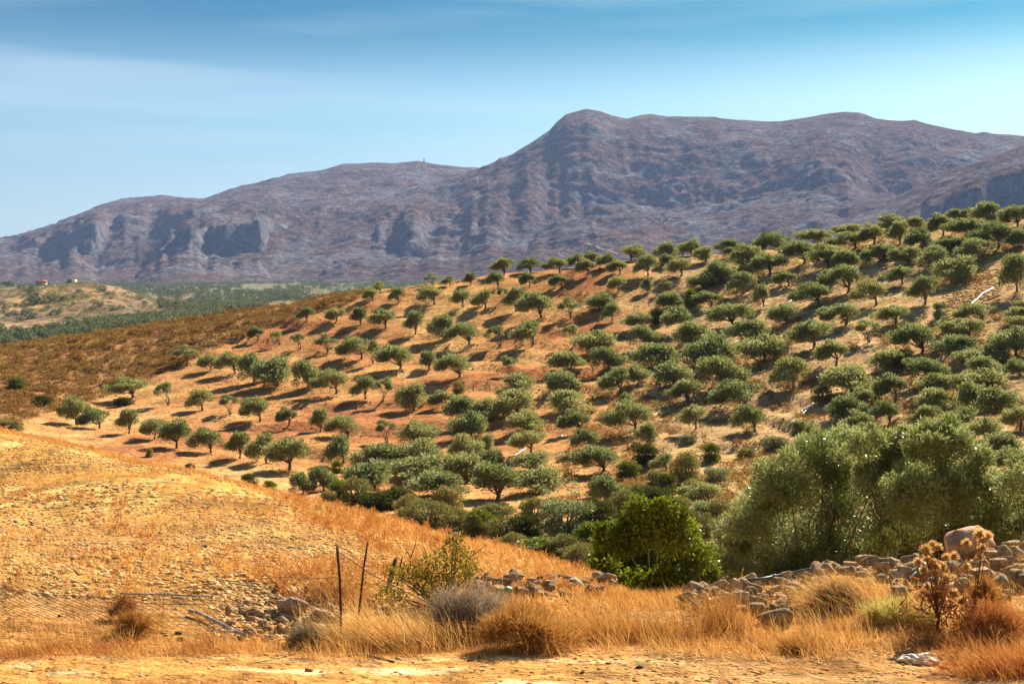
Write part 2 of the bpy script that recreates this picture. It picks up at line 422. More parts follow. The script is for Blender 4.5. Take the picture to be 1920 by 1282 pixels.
for px, py, D in ((990, 1025, 58), (1120, 1000, 60), (1270, 990, 60), (1450, 968, 60), (1600, 955, 58), (1800, 935, 58), (2100, 905, 58), (2500, 870, 58),
                  (650, 945, 82), (800, 937, 84), (950, 938, 84), (1100, 915, 86), (1250, 905, 84), (1400, 895, 82), (1550, 872, 80), (1700, 850, 80), (1900, 828, 80), (2300, 790, 80),
                  (400, 875, 102), (550, 905, 95), (650, 880, 100), (800, 862, 104), (950, 842, 106), (1100, 822, 106), (1250, 802, 106), (1400, 790, 104), (1550, 772, 102), (1700, 752, 100), (1900, 722, 98), (2300, 680, 98),
                  (-500, 850, 115), (30, 800, 116), (150, 802, 120), (300, 825, 113), (400, 790, 122), (550, 762, 128), (700, 742, 130), (850, 732, 130), (1000, 712, 130), (1150, 702, 128), (1300, 692, 126), (1450, 672, 125), (1600, 652, 122), (1750, 632, 120), (1900, 612, 118), (2300, 580, 118),
                  (-500, 780, 140), (60, 740, 140), (200, 732, 145), (350, 692, 152), (500, 652, 160), (650, 612, 165), (800, 602, 165), (950, 592, 163), (1100, 582, 160), (1250, 572, 158), (1400, 560, 155), (1550, 540, 152), (1700, 512, 150), (1850, 490, 148), (2300, 460, 148),
                  (-500, 735, 165), (-150, 682, 165), (0, 657, 168), (150, 632, 172), (300, 610, 176), (450, 585, 178), (560, 566, 180), (640, 552, 180), (700, 546, 181), (810, 531, 182), (900, 521, 183), (950, 513, 183), (1050, 503, 183), (1150, 490, 183), (1250, 482, 182), (1340, 475, 181),
                  (1460, 466, 180), (1550, 452, 180), (1650, 430, 180), (1750, 413, 180), (1850, 402, 178), (1960, 390, 176), (2300, 365, 175)): cp(px, py, D)
for px, py in ((-500, 735), (0, 657), (300, 610), (560, 566), (810, 531), (1050, 503), (1340, 475), (1550, 452), (1750, 413), (1960, 390), (2300, 365)):
    zr = zpix(py, 181); cz(px, 200, zr - .6); cz(px, 240, zr - 9); cz(px, 300, zr - 24)
ctl = np.array(ctl)
fit = tps_fit(coords(ctl[:, 0], ctl[:, 1]), ctl[:, 2] / ctl[:, 1])
G = Sheet(-620, 2540, 640, 2.0, 300.0, 620)
G.from_tps(fit)
hill = sstep(G.DD, 52, 72)
field = (1 - sstep(G.DD, crest_d(G.PX) * .97, crest_d(G.PX) * 1.1)) * sstep(G.DD, 12.6, 13.8) * (1 - sstep(G.PX, 1120, 1230))
ridge_keep = 1 - sstep(G.DD, 176, 186) * .7
# worked slope: broken terraces along the contours, lumps, and near ground roughness
lv = G.Z / 1.55 + 1.3 * fbm(G.X / 26, G.Y / 26, 3, 11)
fr = lv - np.floor(lv)
terr = (sstep(fr, .0, .85) * .40 + sstep(fr, .84, 1.0) * .60 - fr)
tmask = sstep(fbm(G.X / 34, G.Y / 34, 3, 5), -.25, .25) * hill * sstep(G.DD, 80, 95) * ridge_keep
G.Z += terr * 1.45 * tmask
G.Z += hill * ridge_keep * (fbm(G.X / 11, G.Y / 11, 4, 21) * .35 + fbm(G.X / 2.6, G.Y / 2.6, 3, 22) * .13)
G.Z += (1 - hill) * (fbm(G.X / 2.2, G.Y / 2.2, 4, 31) * .045 + fbm(G.X / .5, G.Y / .5, 3, 32) * .018)
G.Z += field * (fbm(G.X / 4.5, G.Y / 4.5, 3, 33) * .09 + fbm(G.X / .9, G.Y / .9, 4, 34) * .05)

def lerp3(a, b, t): return a + (np.array(b) - a) * t[..., None]
n1 = fbm(G.X / 9, G.Y / 9, 4, 41); n2 = fbm(G.X / 2.4, G.Y / 2.4, 4, 42); n3 = fbm(G.X / 22, G.Y / 22, 3, 43)
c = np.zeros(G.X.shape + (3,)) + np.array((.52, .25, .093))
c = lerp3(c, (.60, .34, .13), sstep(n1 + .3 * n2, .0, .45))
c = lerp3(c, (.42, .17, .07), sstep(-n1 + .4 * n2, .1, .5))
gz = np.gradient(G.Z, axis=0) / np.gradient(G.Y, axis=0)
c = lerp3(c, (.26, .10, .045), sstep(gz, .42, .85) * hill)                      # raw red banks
right = sstep(G.PX, 1080, 1320) * hill * (.6 + .4 * sstep(G.DD, 60, 100))
c = lerp3(c, (.56, .36, .17), right * .85)
c = lerp3(c, (.36, .22, .12), right * sstep(n2 + n1 * .6, .05, .45) * .7)       # litter and low growth among the right-hand trees
c = lerp3(c, (.62, .39, .14), sstep(n3 - .4 * n2, .05, .4) * right * .8)
scrubzone = hill * (1 - sstep(HY - F * (G.Z - CZ) / G.D[:, None] - np.interp(G.PX, [-600, 0, 200, 330, 450, 560, 660, 720, 900], [900, 800, 742, 690, 632, 596, 570, 545, 500]), -14, 10)) * (1 - sstep(G.PX, 620, 720))
scrub_mask = scrubzone
c = lerp3(c, (.34, .17, .07), scrubzone * (.8 + .2 * n2))
gully = sstep(G.DD, crest_d(G.PX) * 1.02, crest_d(G.PX) * 1.2) * (1 - sstep(G.DD, 60, 78)) * (1 - sstep(G.PX, 1500, 1900) * 0)
c = lerp3(c, (.34, .22, .11), np.clip(gully, 0, 1) * .8)
cf = np.zeros_like(c) + np.array((.58, .29, .08))
f1 = fbm(G.X / 5, G.Y / 3, 4, 51); f2 = fbm(G.X / 1.1, G.Y / 1.1, 3, 52)
cf = lerp3(cf, (.40, .205, .075), sstep(f1 + .5 * f2, 0, .35) * .85)
cf = lerp3(cf, (.44, .17, .04), sstep(-f1 + .6 * f2, .1, .5) * .8)
cf = lerp3(cf, (.70, .45, .15), sstep(f2 - f1 * .3, .1, .5) * .85)
near = 1 - sstep(G.DD, 11.6, 13.2)
c = lerp3(c, (.50, .28, .11), (1 - sstep(G.DD, 16, 22)) * (G.PX > 1100))
c = c * (1 - field[..., None]) + cf * field[..., None]
r1 = fbm(G.X / 2.4 + 3, G.Y / .55, 4, 61); r2 = fbm(G.X / .4, G.Y / .4, 3, 62)
cr = np.zeros_like(c) + np.array((.52, .245, .07))
cr = lerp3(cr, (.72, .54, .28), sstep(r1 + .35 * r2, .10, .30) * (1 - sstep(G.DD, 10.3, 11.2)))
cr = lerp3(cr, (.50, .28, .11), sstep(G.PX, 1000, 1250) * .85)
cr = lerp3(cr, (.45, .19, .06), sstep(r2 - r1, .1, .6) * .6)
c = c * (1 - near[..., None]) + cr * near[..., None]
gme = G.mesh("ground", c)
ground = tag(link("ground", gme, M["ground"]), kind="structure")

# ------------------------------------------------------------------ valley floor and the low hill with the ruin
vc = []
for px, py, D in ((-400, 760, 300), (0, 745, 300), (400, 720, 300), (800, 700, 300), (1400, 690, 300),
                  (-400, 700, 450), (0, 668, 450), (200, 650, 470), (400, 620, 520), (700, 600, 600), (1400, 600, 600),
                  (-400, 640, 620), (0, 632, 620), (150, 620, 650), (300, 600, 720), (420, 583, 850), (480, 573, 950), (600, 570, 1000),
                  (-400, 604, 760), (0, 606, 760), (100, 600, 780), (200, 590, 800), (300, 584, 835),
                  (-400, 580, 840), (0, 574, 840), (100, 569, 840), (200, 566, 845), (280, 575, 860),
                  (-500, 566, 950), (-200, 550, 950), (0, 541, 945), (60, 536, 945), (130, 531, 940), (180, 531, 940), (220, 541, 935), (260, 557, 925), (305, 574, 905), (350, 582, 930),
                  (-400, 600, 1150), (0, 590, 1150), (130, 586, 1150), (300, 580, 1150), (400, 572, 1150),
                  (100, 562, 1500), (300, 561, 1400), (450, 560, 1300), (600, 557, 1400), (-400, 562, 1500),
                  (350, 546, 1750), (500, 546, 1750), (650, 545, 1750), (0, 548, 1750), (-400, 550, 1750), (1000, 545, 1750), (1500, 545, 1750),
                  (400, 530, 2500), (600, 530, 2500), (200, 534, 2500), (0, 534, 2500), (-400, 540, 2500), (1000, 530, 2500), (1500, 528, 2500), (1000, 570, 1000), (1500, 570, 1000)):
    vc.append((px, D, zpix(py, D) / D))
vc = np.array(vc)
VAL = Sheet(-560, 1500, 420, 285.0, 2500.0, 330)
VAL.from_tps(tps_fit(coords(vc[:, 0], vc[:, 1]), vc[:, 2]), 4)
VAL.Z += fbm(VAL.X / 60, VAL.Y / 60, 4, 71) * 2.2 * sstep(VAL.DD, 450, 700) + fbm(VAL.X / 14, VAL.Y / 14, 3, 72) * .8
VPY = HY - F * (VAL.Z - CZ) / VAL.DD
v1 = fbm(VAL.X / 70, VAL.Y / 45, 4, 73); v2 = fbm(VAL.X / 16, VAL.Y / 16, 4, 74)
vcol = np.zeros(VAL.X.shape + (3,)) + np.array((.28, .175, .095))
hillock = sstep(VAL.DD, 770, 800) * (1 - sstep(VAL.DD, 985, 1050)) * (1 - sstep(VAL.PX, 290, 340))
vcol = lerp3(vcol, (.40, .25, .11), hillock * sstep(v1 + .3 * v2, -.02, .25))
vcol = lerp3(vcol, (.20, .135, .085), hillock * sstep(v2 - v1 * .6, .0, .4) * .85)
vcol = lerp3(vcol, (.20, .20, .11), hillock * sstep(VAL.DD, 905, 945) * .75)
vcol = lerp3(vcol, (.48, .32, .18), (1 - hillock) * sstep(v2, .2, .5))
plain = sstep(VAL.DD, 1050, 1200)
vcol = lerp3(vcol, (.18, .19, .10), plain * sstep(v1 + v2 * .6, -.55, .05) * .9)
tag(link("valley_terrain", VAL.mesh("valley_terrain", vcol), M["valley"]), kind="structure")

# ------------------------------------------------------------------ mountains
def mountain_mat():
    m, nt, out = mat_new("mountain_rock")
    geo = N(nt, "ShaderNodeNewGeometry"); pos = geo.outputs["Position"]
    at = N(nt, "ShaderNodeAttribute", attribute_name="albedo")
    c = at.outputs["Color"]
    n = noise_node(nt, .010, 6, .65, pos)
    c = mix(nt, 'MULTIPLY', 1.0, c, ramp(nt, n.outputs[0], [(.3, (.72, .72, .74)), (.55, (1, 1, 1)), (.75, (1.25, 1.2, 1.18))]).outputs[0])
    n = noise_node(nt, .045, 8, .78, pos)
    c = mix(nt, 'MULTIPLY', 1.0, c, ramp(nt, n.outputs[0], [(.38, (.40, .42, .45)), (.5, (1, 1, 1)), (.62, (1.7, 1.66, 1.62))]).outputs[0])
    n = noise_node(nt, .13, 4, .7, pos)
    c = mix(nt, 'MIX', ramp(nt, n.outputs[0], [(.54, (0, 0, 0)), (.62, (.75, .75, .75))]).outputs[0], c, (.055, .055, .035))
    n = noise_node(nt, .09, 4, .7, pos)
    c = mix(nt, 'MIX', ramp(nt, n.outputs[0], [(.58, (0, 0, 0)), (.66, (.75, .75, .75))]).outputs[0], c, (.38, .34, .33))
    p = N(nt, "ShaderNodeBsdfDiffuse", Roughness=0.0); nt.links.new(c, p.inputs["Color"])
    nb = noise_node(nt, .025, 9, .78, pos)
    nt.links.new(bump(nt, nb.outputs[0], 1.0, 20.0), p.inputs["Normal"])
    nt.links.new(p.outputs[0], out.inputs[0])
    return m
M["mountain"] = mountain_mat()

def mountain(px0, px1, d0, d1, sky_line, base_line, talus, cliff, strength, ncol, nrow, seed, tt=.34, amp=1.0):
    S = Sheet(px0, px1, ncol, d0, d1 * 1.25, nrow)
    ip = lambda L: np.interp(S.px, [p for p, _ in L], [q for _, q in L])
    ys, yb, yt, yc, st = ip(sky_line), ip(base_line), ip(talus), ip(cliff), ip(strength)
    st = np.clip(st * (.80 + .9 * fbm(S.px / 75.0, S.px * 0 + 7.7, 3, seed + 21)), 0, 1)
    jag = fbm(S.px / 34.0, S.px * 0 + seed, 4, seed + 1)
    yt = yt + jag * 22 * st; yc = yc + fbm(S.px / 22.0, S.px * 0 + 3.3, 4, seed + 2) * 9 * st
    yt = np.clip(yt, ys + 4, yb - 2); yc = np.clip(yc, ys + 2, yt - 1)
    w = np.clip((S.DD - d0) / (d1 - d0), 0, 1.6)
    wob = fbm(S.X / 420, S.Y / 900, 4, seed + 3) * .075 * sstep(w, .05, .2) * (1 - sstep(w, .8, .97))
    w = w + wob * amp
    w = w + amp * sstep(w, .15, .3) * (1 - sstep(w, .55, .8)) * (fbm(S.X / 150, S.Y / 240, 5, seed + 11, .6) * .030 + fbm(S.X / 30, S.Y / 60, 3, seed + 12, .6) * .010)
    tc = tt + .03 + (1 - st) * .22
    k1 = np.clip(w / tt, 0, 1); k2 = np.clip((w - tt) / (tc - tt)[None], 0, 1); k3 = np.clip((w - tc[None]) / (1 - tc)[None], 0, 1)
    py = yb + (yt - yb) * k1 ** 1.15 + (yc - yt) * k2 + (ys - yc) * np.sin(k3 * np.pi / 2) ** .9
    S.Z = zpix(py, S.DD)
    over = np.clip(S.DD - d1, 0, None); S.Z -= over * .5 + 0
    e = sstep(w, .02, .25) * (1 - .97 * sstep(w, .80, .98))
    rid = fbm(S.X / 520, S.Y / 700, 5, seed + 4, .55, True)
    S.Z += e * amp * (rid * 18 + fbm(S.X / 190, S.Y / 190, 5, seed + 5, .5) * 15 + fbm(S.X / 36, S.Y / 36, 4, seed + 6, .65) * 7 + np.clip(fbm(S.X / 85, S.Y / 60, 4, seed + 13, .6, True) - .15, 0, 1) * 12 * sstep(fbm(S.X / 420, S.Y / 420, 3, seed + 14), -.1, .3))
    S.Z += amp * fbm(S.X / 55, S.Y / 400, 4, seed + 7, .6) * 2.6 * sstep(w, .85, 1)
    cliffm = (k2 > .02) * (k2 < .99) * st[None]
    a1 = fbm(S.X / 300, S.Y / 300, 5, seed + 8); a2 = fbm(S.X / 80, S.Y / 80, 4, seed + 9)
    col = np.zeros(S.X.shape + (3,)) + np.array((.165, .105, .090))
    col = lerp3(col, (.20, .122, .095), sstep(a1, .0, .4))
    col = lerp3(col, (.190, .180, .186), sstep(a2 + a1 * .5, .05, .4) * .85)
    col = lerp3(col, (.085, .075, .06), sstep(-a2, .15, .5) * .6)
    gz = np.gradient(S.Z, axis=0) / np.gradient(S.Y, axis=0)
    col = lerp3(col, (.185, .184, .196), np.maximum(sstep(gz, .75, 1.3), cliffm * .8))
    low = (1 - sstep(w, .02, .17))
    col = lerp3(col, (.15, .15, .09), low * sstep(a2 + .5, .2, .7) * .85)
    return S, col
far_sky = [(-600, 515), (-200, 472), (0, 447), (60, 438), (100, 425), (150, 405), (210, 383), (260, 373), (300, 367), (340, 373), (380, 375), (405, 365), (430, 355), (480, 343), (540, 328), (600, 320), (640, 308), (690, 305), (740, 306), (783, 302), (800, 305), (840, 311), (900, 315), (1000, 321), (1300, 340)]
S1, c1 = mountain(-600, 1250, 2600, 5200, far_sky, [(-600, 545), (1300, 540)], [(-600, 530), (0, 490), (120, 476), (250, 462), (350, 430), (450, 400), (600, 390), (1300, 400)],
                  [(-600, 515), (0, 470), (120, 430), (220, 408), (330, 402), (400, 388), (450, 372), (600, 372), (1300, 380)], [(-600, .6), (0, .8), (300, 1), (430, .7), (560, .1), (1300, 0)], 460, 330, 100)
tag(link("mountain", S1.mesh("mountain_far", c1), M["mountain"]), kind="structure")
main_sky = [(-600, 585), (60, 570), (180, 532), (250, 500), (300, 462), (335, 424), (400, 395), (480, 375), (560, 362), (650, 357), (760, 352), (830, 340), (890, 320), (960, 290), (1000, 265), (1030, 245), (1045, 228), (1060, 215), (1100, 204), (1130, 210), (1150, 217), (1175, 222), (1200, 216), (1220, 214), (1250, 218), (1340, 219), (1380, 225), (1460, 228), (1500, 222), (1560, 213), (1580, 210), (1610, 211), (1640, 222), (1690, 228), (1715, 225), (1740, 233), (1790, 243), (1830, 250), (1845, 247), (1860, 251), (1920, 255), (2100, 262), (2600, 290)]
S2, c2 = mountain(-100, 2560, 2300, 4400, main_sky, [(-600, 600), (60, 580), (200, 545), (400, 538), (2600, 535)],
                  [(-600, 590), (180, 540), (250, 520), (335, 470), (400, 482), (450, 470), (500, 486), (590, 512), (640, 490), (700, 497), (850, 482), (950, 470), (1100, 450), (1500, 400), (2600, 400)],
                  [(-600, 588), (180, 536), (250, 505), (335, 430), (400, 410), (500, 408), (560, 420), (620, 432), (700, 434), (780, 426), (850, 428), (950, 430), (1100, 415), (1500, 360), (2600, 360)],
                  [(-600, 0), (180, .3), (300, 1), (880, 1), (1000, .5), (1150, .12), (1450, .1), (1550, .5), (1640, .1), (2600, 0)], 700, 430, 200)
tag(link("mountain", S2.mesh("mountain_main", c2), M["mountain"]), kind="structure")
S3, c3 = mountain(1180, 2600, 2100, 3100, [(1180, 540), (1250, 512), (1400, 468), (1550, 428), (1640, 395), (1700, 365), (1760, 332), (1800, 315), (1860, 295), (1920, 272), (2100, 240), (2600, 220)],
                  [(1180, 560), (2600, 520)], [(1180, 550), (1400, 490), (1550, 455), (1700, 430), (1800, 405), (1920, 380), (2600, 370)],
                  [(1180, 545), (1400, 480), (1550, 440), (1700, 400), (1800, 360), (1920, 320), (2600, 300)], [(1180, 0), (1500, .2), (1700, .7), (1920, .9), (2600, .6)], 380, 300, 300, .3, .8)
tag(link("mountain", S3.mesh("mountain_spur", c3), M["mountain"]), kind="structure")

def drape(name, sheet, pts, width, lift, mat, dmin, kind="structure"):
    P = []
    for (x0, y0), (x1, y1) in zip(pts[:-1], pts[1:]):
        for t in np.linspace(0, 1, 10, endpoint=False): P.append(sheet.hit(x0 + (x1 - x0) * t, y0 + (y1 - y0) * t, dmin))
    P = np.array([tuple(p) for p in P]); d = np.gradient(P[:, :2], axis=0); d /= np.linalg.norm(d, axis=1)[:, None] + 1e-9
    n = np.stack([-d[:, 1], d[:, 0], 0 * d[:, 0]], -1) * width / 2
    V = []
    for k in (-1, 1): 
        q = P + n * k; q[:, 2] = sheet.height(q[:, 0], q[:, 1]) + lift; V.append(q)
    m = len(P); i = np.arange(m - 1)
    return tag(link(name, np_mesh(name, np.vstack(V), np.stack([i, i + 1, m + i + 1, m + i], -1)), mat), kind=kind)
drape("path", S2, [(1100, 459), (1112, 462), (1125, 468), (1140, 472), (1160, 479)], 4, 3, M["track"], 2300)
drape("path", VAL, [(580, 537), (577, 543), (572, 548), (576, 554), (566, 560)], 5, .8, M["track"], 1200)
drape("path", VAL, [(372, 556), (400, 552), (440, 550)], 4, .8, M["track"], 1100)

# ------------------------------------------------------------------ foliage builders
def unit(v): return v / (np.linalg.norm(v, axis=-1, keepdims=True) + 1e-9)
def rand_dir(n): return unit(rng.normal(size=(n, 3)))
def leaves(C, R, n, L, W, out=.7, up=.5, rnd=.6, inner=.55, lvar=.4, fold=False):
    """n leaf sprigs spread through ellipsoid lobes (centres C, radii R); returns verts, quads, tint"""
    C = np.asarray(C, float); R = np.asarray(R, float)
    w = R.prod(1) ** .8; k = rng.choice(len(C), n, p=w / w.sum())
    d = rand_dir(n); r = inner + (1 - inner) * rng.random(n) ** .7
    r *= .86 + .28 * vnoise(d[:, 0] * 3 + k * 7.7, d[:, 2] * 3 + d[:, 1] * 2.1, 5)
    p = C[k] + d * R[k] * r[:, None]
    nrm = unit(d / R[k] * R[k].mean(1, keepdims=True))
    a = unit(nrm * out + np.array((0, 0, up)) + rand_dir(n) * rnd)
    s = unit(np.cross(a, rand_dir(n)))
    ln = (L * (1 - lvar + 2 * lvar * rng.random(n)))[:, None]; wd = (W * (1 - lvar + 2 * lvar * rng.random(n)))[:, None]
    V = np.stack([p, p + a * ln * .45 + s * wd * .5, p + a * ln, p + a * ln * .45 - s * wd * .5], 1).reshape(-1, 3)
    Q = np.arange(n * 4).reshape(-1, 4)
    lobe_t = rng.random(len(C)) * .35
    tint = np.clip(.15 + lobe_t[k] + .5 * rng.random(n), 0, 1)
    return V, Q, np.repeat(tint, 4)
def leaf_mesh(name, *a, **k):
    V, Q, t = leaves(*a, **k); return np_mesh(name, V, Q, attrs={"tint": t})
def blades(P, A, ln, bend, wd, tint, name, seg=2, plume=0.0):
    """grass blades or twigs: root P, direction A, length ln, tip displacement bend"""
    n = len(P); ln = np.broadcast_to(ln, (n,))[:, None]; wd = np.broadcast_to(wd, (n,))[:, None]
    s = unit(np.cross(A, rand_dir(n)))
    rows = []
    for i in range(seg):
        t = i / seg
        w = wd * (1 - .5 * t) if not plume else wd * (1 + plume * max(0, t - .5) * 2)
        c = P + A * ln * t + bend * t * t
        rows += [c - s * w / 2, c + s * w / 2]
    rows.append(P + A * ln + bend)
    V = np.stack(rows, 1).reshape(-1, 3); k = 2 * seg + 1; o = np.arange(n)[:, None] * k
    Q = [np.concatenate([o + 2 * i, o + 2 * i + 1, o + 2 * i + 3, o + 2 * i + 2], 1) for i in range(seg - 1)]
    T = np.concatenate([o + 2 * seg - 2, o + 2 * seg - 1, o + 2 * seg], 1)
    return np_mesh(name, V, np.vstack(Q) if Q else None, T, attrs={"tint": np.repeat(tint, k)})

def olive_variant(kind, seed):
    """unit tree: one high, crown about one wide; crown hangs over to -x of the foot"""
    global rng
    keep, rng = rng, np.random.default_rng(seed)
    off = {"round": -.14, "wide": -.20, "sparse": -.12, "dense": -.05}[kind] * rng.uniform(.5, 1.3)
    C, R = [], []
    nl = {"round": 9, "wide": 11, "sparse": 8, "dense": 13}[kind]
    zc, rz, sp = {"round": (.54, .23, .29), "wide": (.56, .21, .33), "sparse": (.63, .15, .33), "dense": (.44, .26, .32)}[kind]
    for i in range(nl):
        th = i * 2.399 + rng.uniform(-.6, .6); rr = sp * math.sqrt((i + .4) / nl) * rng.uniform(.65, 1.3)
        x, y = math.cos(th) * rr * 1.1 + off, math.sin(th) * rr
        z = zc + (.15 if kind != "dense" else .20) * (1 - (rr / sp) ** 2) + rng.uniform(-.17, .14) - (.14 if kind in ("wide", "round") and x < off - .12 else 0)
        if kind == "dense" and rr > sp * .6: z -= .12
        C.append((x, y, z))
        s = rng.uniform(.55, 1.3) * {"round": .19, "wide": .18, "sparse": .135, "dense": .215}[kind]
        R.append((s, s, min(rz * rng.uniform(.8, 1.3), s * 1.15)))
    if kind in ("round", "wide"):            # skirts hanging low on the lee side
        for _ in range(3):
            s = rng.uniform(.09, .15); C.append((off - rng.uniform(.12, .36), rng.uniform(-.25, .25), rng.uniform(.22, .40))); R.append((s, s, s * 1.1))
    for i in range(len(C)):                  # loose sprays breaking the outline
        c0, r0 = np.array(C[i]), np.array(R[i]); d = unit(rng.normal(size=3) + np.array((0, 0, .5)))
        C.append(tuple(c0 + d * r0 * 1.0)); R.append(tuple(r0 * rng.uniform(.28, .5)))
    n = {"round": 4200, "wide": 4400, "sparse": 2000, "dense": 5600}[kind]
    crown = leaf_mesh("crown_" + kind, C, R, n, .075, .026, .7, .85, .55, .30)
    b = MB()
    stems = {"round": 1, "wide": 1, "sparse": 3, "dense": 2}[kind]
    fork = [np.array((rng.uniform(-.03, .03), rng.uniform(-.03, .03), rng.uniform(.10, .22))) for _ in range(stems)]
    for s, f in enumerate(fork):
        base = np.array((rng.uniform(-.03, .03) * (stems > 1), rng.uniform(-.03, .03) * (stems > 1), -.06))
        if stems > 1: f += np.array((rng.uniform(-.1, .06), rng.uniform(-.05, .05), .06))
        r0 = .034 if stems == 1 else .021
        b.tube([base, base * .5 + f * .5 + rng.normal(size=3) * .012, f], [r0 * 1.25, r0, r0 * .8], 6)
        for i in range(s, nl, stems):
            e = np.array(C[i]); m = f * .5 + e * .5 + np.array((0, 0, .02)) + rng.normal(size=3) * .03
            b.tube([f, m, e], [r0 * .48, r0 * .30, r0 * .10], 5)
    rng = keep
    return crown, b.mesh("trunk_" + kind, True)
VAR = {k: [olive_variant(k, 300 + 17 * i + len(k)) for i in range(n)] for k, n in (("round", 6), ("wide", 6), ("sparse", 4), ("dense", 7))}

def plant_tree(name, foot, w, h, kind, vi, label, group, cat="tree", flip=False, mat=None, rz=None):
    t = empty(name, foot, random.uniform(-.5, .5) if rz is None else rz, (w * (-1 if flip else 1), w, h))
    tag(t, label, cat, group)
    cr, tr = VAR[kind][vi % len(VAR[kind])]
    link("crown", cr, M["olive"] if mat is None else mat, t)
    link("trunk", tr, M["bark"], t)
    return t

